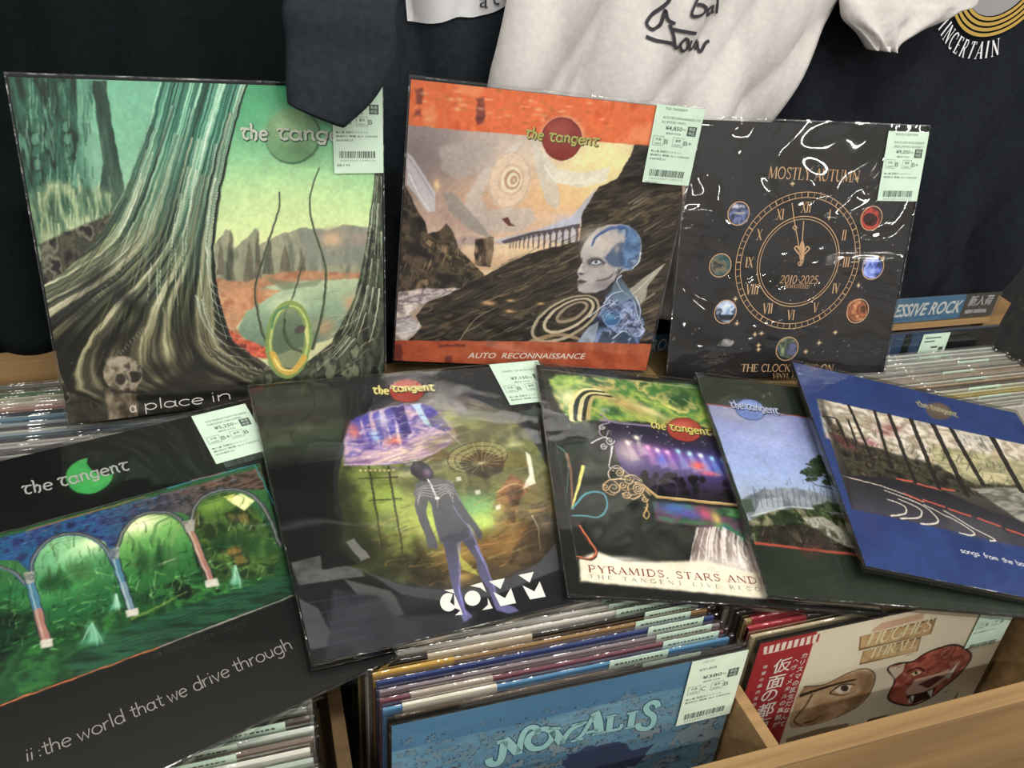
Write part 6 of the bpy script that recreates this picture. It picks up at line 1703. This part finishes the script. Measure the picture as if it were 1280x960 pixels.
# ------------------------------------------------------------------ header strips over the upper bins
def header(name, label, x0, x1, z0, z1, y, blue_to, words, wx, rot=0):
    root = empty(name, ((x0 + x1) / 2, y, z0))
    tag(root, label, 'sign', 'genre header strips')
    cx = (x0 + x1) / 2
    h = z1 - z0
    bm = bmesh.new(); box(bm, x0 - cx, blue_to - cx, 0, .003, 0, h); build('blue_panel', bm, flat('#1a74a4', .4, .3, 1.0), root)
    if blue_to < x1 - .001:
        bm = bmesh.new(); box(bm, blue_to - cx, x1 - cx, 0, .003, 0, h); build('black_panel', bm, flat('#1c1d1f', .4), root)
    bm = bmesh.new(); box(bm, x0 - cx, x1 - cx + .004, -.0016, -.0006, 0, h + .003); build('acrylic_holder', bm, FILM, root)
    bm = bmesh.new()
    for s, a, b, zz, size in words:
        b2 = bmesh.new()
        type_text(b2, s, (a - cx, zz), size, width=(b - a), shear=.2, bold=.0 if ord(s[0]) > 999 else .02)
        me = bpy.data.meshes.new('tmp'); b2.to_mesh(me); b2.free(); bm.from_mesh(me); bpy.data.meshes.remove(me)
    for v in bm.verts: v.co = (v.co.x, -.0003, v.co.y)
    build('lettering', bm, flat('#e8eef0'), root)
    return root


hy = .858
zb, zt = at(1180, 399, hy).z, at(1180, 371, hy).z
X = lambda px, py: at(px, py, hy).x
hd = header('header_strip', 'blue and black header strip reading PROGRESSIVE ROCK, NEW ARRIVAL at right edge', X(1122, 390) - .115, X(1243, 383), zb, zt, hy, X(1203, 385),
       [('PROGRESSIVE ROCK', X(1203, 383) - .200, X(1202, 383), .0105, .029), ('新入荷', X(1210, 380), X(1241, 376), .021, .019), ('NEW ARRIVAL', X(1205, 392), X(1233, 388), .007, .009)], 0)
rack_part('header_ledge', [(X(1122, 405) - .1, X(1234, 398), .8535, .868, zb - .0105, zb - .0015)], OAK, .0008)
zb2, zt2 = at(822, 447, hy).z, at(822, 420, hy).z
header('header_strip', 'blue header strip end showing the letters RO between orange and clock records', X(812, 434) - .06, X(832, 434) + .09, zb2, zt2, hy, X(832, 434) + .09,
       [('ROCK', X(812, 434), X(812, 434) + .052, .011, .026)], 0)

# last record of the upper right bin, leaning up under the header strip
root = empty('filed_record', (.962, .8405, .676))
tag(root, 'blue record with black stripe and mint tag, stands under the PROGRESSIVE ROCK header', 'record')
root.rotation_euler = (-.02, 0, 0)
RH = zb - .014 - .676
bm = bmesh.new()
box(bm, -.159, .159, 0, .004, 0, RH); build('cover', bm, flat('#2a4468', .4), root)
bm = bmesh.new(); box(bm, -.026, -.012, -.0004, 0, 0, RH - .001); box(bm, .052, .159, -.0004, 0, 0, RH - .001); build('cover_print', bm, flat('#17181b', .4), root)
bm = bmesh.new(); box(bm, -.161, .161, -.001, .005, -.001, RH + .002); build('plastic_sleeve', bm, FILM, root)
bm = bmesh.new(); box(bm, .008, .06, -.0016, -.0012, RH - .083, RH - .003); t_ = build('price_tag', bm, MINT, root)
bm = bmesh.new()
for (x, z, w, h) in ((.014, RH - .009, .03, .002), (.014, RH - .015, .02, .002), (.046, RH - .027, .009, .008), (.03, RH - .025, .013, .003), (.014, RH - .039, .009, .006), (.034, RH - .039, .009, .006)):
    v = [bm.verts.new(p) for p in ((x, -.0018, z - h), (x + w, -.0018, z - h), (x + w, -.0018, z), (x, -.0018, z))]; bm.faces.new(v)
build('tag_print', bm, TAG_INK, t_)

# ------------------------------------------------------------------ T-shirts hanging behind
def fabric(name, c1, c2):
    return noise_mat(name, c1, c2, (140, 140, 140), 4, 0.95, .25, .3, .7, .1)


class Shirt:
    def __init__(s, label, m, rows, y0, seed, amp=.009, freq=5.0, thick=.016, group='T-shirts hanging behind the records', drift=1.0, calm=None):
        s.calm = calm
        """rows: (z, xl, xr) from hem to shoulder"""
        s.rows = sorted(rows); s.y0, s.amp = y0, amp
        rg = random.Random(seed)
        s.w = [(freq * rg.uniform(.5, 2.2), rg.uniform(0, 6.3), rg.uniform(-1.2, 1.2) * drift, rg.uniform(.4, 1)) for _ in range(6)]
        zs = [r[0] for r in s.rows]
        s.z0, s.z1 = zs[0], zs[-1]
        cx = sum(r[1] + r[2] for r in s.rows) / (2 * len(s.rows))
        root = empty('t_shirt', (cx, y0, s.z0))
        tag(root, label, 't-shirt', group)
        s.root, s.m = root, m
        nx, nz = 70, 60
        bm = bmesh.new()
        F, B = [], []
        for j in range(nz + 1):
            z = s.z0 + (s.z1 - s.z0) * j / nz
            xl = np.interp(z, zs, [r[1] for r in s.rows]); xr = np.interp(z, zs, [r[2] for r in s.rows])
            fr, bk = [], []
            for i in range(nx + 1):
                t = i / nx
                x = xl + (xr - xl) * t
                e = math.sqrt(max(0, 1 - abs(2 * t - 1) ** 8))
                hz = .004 * math.sin(9 * t + seed) + .003 * math.sin(17 * t) if j == 0 else 0
                y = s.surf(x, z) + thick * .5 * (1 - e)
                fr.append(bm.verts.new((x, y, z + hz)))
                bk.append(bm.verts.new((x, s.surf(x, z) + thick * .5 * (1 + e) + .001, z + hz)))
            F.append(fr); B.append(bk)
        for j in range(nz):
            for i in range(nx):
                bm.faces.new((F[j][i], F[j][i + 1], F[j + 1][i + 1], F[j + 1][i]))
                bm.faces.new((B[j][i + 1], B[j][i], B[j + 1][i], B[j + 1][i + 1]))
            bm.faces.new((B[j][0], F[j][0], F[j + 1][0], B[j + 1][0]))
            bm.faces.new((F[j][nx], B[j][nx], B[j + 1][nx], F[j + 1][nx]))
        for i in range(nx):
            bm.faces.new((F[nz][i], F[nz][i + 1], B[nz][i + 1], B[nz][i])); bm.faces.new((F[0][i + 1], F[0][i], B[0][i], B[0][i + 1]))
        o = build('body', bm, m, root, True)
        o.location = -root.location

    def surf(s, x, z):
        k = 1.0 - .45 * (z - s.z0) / (s.z1 - s.z0)
        v = 0.0
        for f, ph, d, a in s.w:
            q_ = math.sin(f * 2 * math.pi * (x + d * .3 * (z - s.z0)) + ph)
            v += a * (1 - 2 * abs(q_) ** .75)
        if s.calm:      # the stiff print keeps the cloth flat around it
            cx_, cz_, rr = s.calm
            k *= 1 - .92 * math.exp(-(((x - cx_) ** 2 + (z - cz_) ** 2) / rr ** 2) ** 2)
        return s.y0 + s.amp * k * v / 1.6

    def overlay(s, name, bm, m, off=.0016):
        """lay a print drawn in (x, z) on the cloth"""
        bmesh.ops.triangulate(bm, faces=bm.faces[:])
        for _ in range(4):
            lg = [e for e in bm.edges if e.calc_length() > .009]
            if lg: bmesh.ops.subdivide_edges(bm, edges=lg, cuts=1); bmesh.ops.triangulate(bm, faces=[f for f in bm.faces if len(f.verts) > 3])
        for v in bm.verts:
            x, z, h = v.co.x, v.co.y, v.co.z
            v.co = (x, s.surf(x, z) - off - h, z)
        o = build(name, bm, m, s.root, True)
        o.location = -s.root.location
        return o

    def sleeve(s, rows, th=.016, name='sleeve', m=None, wob=.0, wn=3):
        """loft from cuff to shoulder; rows: (left px, right px, depth y)"""
        bm = bmesh.new()
        n = 40
        rings = []
        L = spline([tuple(at(a[0], a[1], y)) for a, b, y in rows], 6)
        Rr = spline([tuple(at(b[0], b[1], y)) for a, b, y in rows], 6)
        for j, (p, q_) in enumerate(zip(L, Rr)):
            p, q_ = Vector(p), Vector(q_)
            c, h = (p + q_) / 2, (q_ - p) / 2
            ring = []
            for i in range(n):
                a = 2 * math.pi * i / n
                ca, sa = math.cos(a), math.sin(a)
                w = wob * math.sin(wn * ca * 3 + j * .35) * abs(sa)
                v = c + h * ca
                ring.append(bm.verts.new((v.x, v.y + (th * (abs(sa) ** .6) * (1 if sa > 0 else -1)) + w, v.z)))
            rings.append(ring)
        for j in range(len(rings) - 1):
            for i in range(n):
                bm.faces.new((rings[j][i], rings[j][(i + 1) % n], rings[j + 1][(i + 1) % n], rings[j + 1][i]))
        # turned-in cuff
        inner = [bm.verts.new((v.co.x * .96 + .04 * sum(u.co.x for u in rings[0]) / n, v.co.y * .85 + .15 * sum(u.co.y for u in rings[0]) / n, v.co.z + .006)) for v in rings[0]]
        for i in range(n): bm.faces.new((rings[0][(i + 1) % n], rings[0][i], inner[i], inner[(i + 1) % n]))
        bm.faces.new(inner); bm.faces.new(rings[-1][::-1])
        bmesh.ops.recalc_face_normals(bm, faces=bm.faces[:])
        o = build(name, bm, m or s.m, s.root, True)
        o.location = -s.root.location
        return o


BLACK_GREEN = fabric('black_cotton', '#0c1415', '#10191b')
CHARCOAL = fabric('charcoal_cotton', '#22272c', '#2a3036')
NAVY = fabric('navy_cotton', '#16191f', '#1c2026')
WHITE_C = fabric('white_cotton', '#bab6b4', '#c5c1be')
NECK = lambda c, w: [(1.70, c - w * .5, c + w * .5), (1.76, c - w * .18, c + w * .18)]

s1 = Shirt('plain greenish black T-shirt hanging at far left behind the root record', BLACK_GREEN, [(1.062, -.40, .127), (1.3, -.41, .127), (1.6, -.42, .127)] + NECK(-.14, .5), .905, 2, .016, 2.4)
s2 = Shirt('charcoal T-shirt with white chest print, its sleeve falls over the root record', CHARCOAL, [(1.03, .134, .50), (1.3, .134, .50), (1.6, .134, .52)] + NECK(.33, .38), .928, 5, .014, 3.0)
s3 = Shirt('white T-shirt with black handwriting hanging behind the orange record', WHITE_C, [(1.06, .235, .600), (1.30, .250, .628), (1.36, .258, .650), (1.45, .280, .674), (1.6, .27, .70)] + NECK(.48, .42), .876, 9, .021, 2.6, drift=2.4)
s4 = Shirt('navy black T-shirt with gold rings and white arched lettering at right', NAVY, [(1.02, .60, 1.125), (1.12, .60, 1.17), (1.3, .60, 1.20), (1.6, .62, 1.24)] + NECK(.93, .5), .917, 14, .022, 2.6, drift=2.2, calm=(at(1253, -20, .917).x, at(1253, -20, .917).z, .16))
s2.sleeve([((359, 128), (430, 158), .782), ((357, 100), (468, 122), .782), ((357, 50), (494, 70), .785), ((357, -10), (498, 0), .79), ((420, -120), (545, -110), .85), ((560, -330), (660, -330), .925)], .016)
s3.sleeve([((1086, 62), (1117, 64), .848), ((1074, 42), (1124, 52), .848), ((1056, 24), (1150, 38), .85), ((1051, 5), (1196, 16), .852), ((1044, -40), (1222, -20), .858), ((980, -250), (1180, -260), .868)], .014, wob=.006)
# cloth prints
xz = lambda px, py, y: (lambda p: (p.x, p.z))(at(px, py, y))
bm = bmesh.new()
w3 = lambda L: [xz(480 + x / 3.048, y / 3.048, s3.y0) for x, y in L]
for L in ([(1060, -40), (1040, 0), (1000, 40), (970, 78), (985, 100), (1012, 82), (1030, 30), (1036, 62), (1058, 76)], [(1150, -30), (1118, 42), (1165, 46), (1188, 25), (1165, 8), (1140, 5)], [(1225, 15), (1200, 28), (1204, 50), (1224, 40), (1232, 18), (1238, 48)], [(1252, -20), (1254, 48)],
          [(960, 126), (1000, 141), (1045, 148), (1064, 165)], [(1040, 78), (1052, 120), (1062, 165), (1085, 150)], [(1050, 96), (1150, 116)], [(1098, 132), (1078, 155), (1094, 180), (1116, 166), (1112, 140), (1098, 132)], [(1130, 140), (1128, 172), (1148, 176), (1164, 146), (1172, 184)], [(1180, 150), (1190, 192), (1212, 160), (1226, 152)]):
    ribbon(bm, spline(w3(L), 5), .0034)
s3.overlay('handwriting', bm, flat('#33323a', .9))
bm = bmesh.new()
w2 = lambda L: [xz(x, y, s2.y0) for x, y in L]
top = w2([(503, -60), (640, -60), (640, -2), (632, 4)]); edge_ = spline(w2([(632, 4), (612, 14), (590, 20), (568, 20), (548, 26), (530, 28), (509, 26)]), 4)
poly_face(bm, (top[:3] + edge_)[::-1])
s2.overlay('chest_print', bm, flat('#d6d6da', .9), .003)
bm = bmesh.new()
type_text(bm, 'a', xz(597, 8, s2.y0), .022, width=.008); type_text(bm, 'c', xz(612, 4, s2.y0), .022, width=.007)
s2.overlay('print_lettering', bm, flat('#3a3a40', .9), .005)
# gold rings and arched words on the navy shirt
cx, cz = xz(1253, -42, s4.y0)
rad = lambda px, py: math.hypot(*(np.array(xz(px, py, s4.y0)) - np.array((cx, cz))))
R0 = rad(1240, 43)
arcp = lambda R, a0, a1, n=40: [(cx + R * math.cos(math.radians(a0 + (a1 - a0) * i / n)), cz + R * math.sin(math.radians(a0 + (a1 - a0) * i / n))) for i in range(n + 1)]
bm = bmesh.new()
poly_face(bm, arcp(R0 * .70, 180, 360))
s4.overlay('grey_print', bm, flat('#8d8c90', .9), .003)
bm = bmesh.new()
for f in (.74, .82, .90, .98): ribbon(bm, arcp(R0 * f, 190, 360), R0 * .05)
s4.overlay('gold_rings', bm, flat('#b8943c', .9), .0045)
bm = bmesh.new()
Rl = R0 * 1.34
for ch, a in zip('II NCERTAIN', (224, 229, 231, 235, 243, 251, 259, 267, 275, 281, 288)):
    if ch == ' ': continue
    t = math.radians(a)
    e = Vector((-math.sin(t), math.cos(t)))
    p = Vector((cx + Rl * math.cos(t), cz + Rl * math.sin(t)))
    w = CAP[ch][0] * .0125
    cap_text(bm, ch, p - e * w / 2, p + e * w / 2, R0 * .26, weight=1.0)
s4.overlay('arched_lettering', bm, flat('#d8d8dc', .9), .003)
# rail the shirts hang from, above the picture
rail = empty('clothes_rail', (.35, .93, 1.78))
tag(rail, 'steel clothes rail on the wall above the hanging shirts', 'rail')
bm = bmesh.new()
bmesh.ops.create_cone(bm, cap_ends=True, segments=16, radius1=.012, radius2=.012, depth=2.0, matrix=Matrix.Rotation(math.pi / 2, 4, 'Y'))
build('tube', bm, mat('brushed_steel', '#9a9a9a', .35, .5, 1.0), rail, True)
for x in (-.9, .9):
    bm = bmesh.new(); box(bm, x - .01, x + .01, 0, .05, -.012, .012); build('bracket', bm, mat('bracket_steel', '#8a8a8a', .4, .5, 1.0), rail)
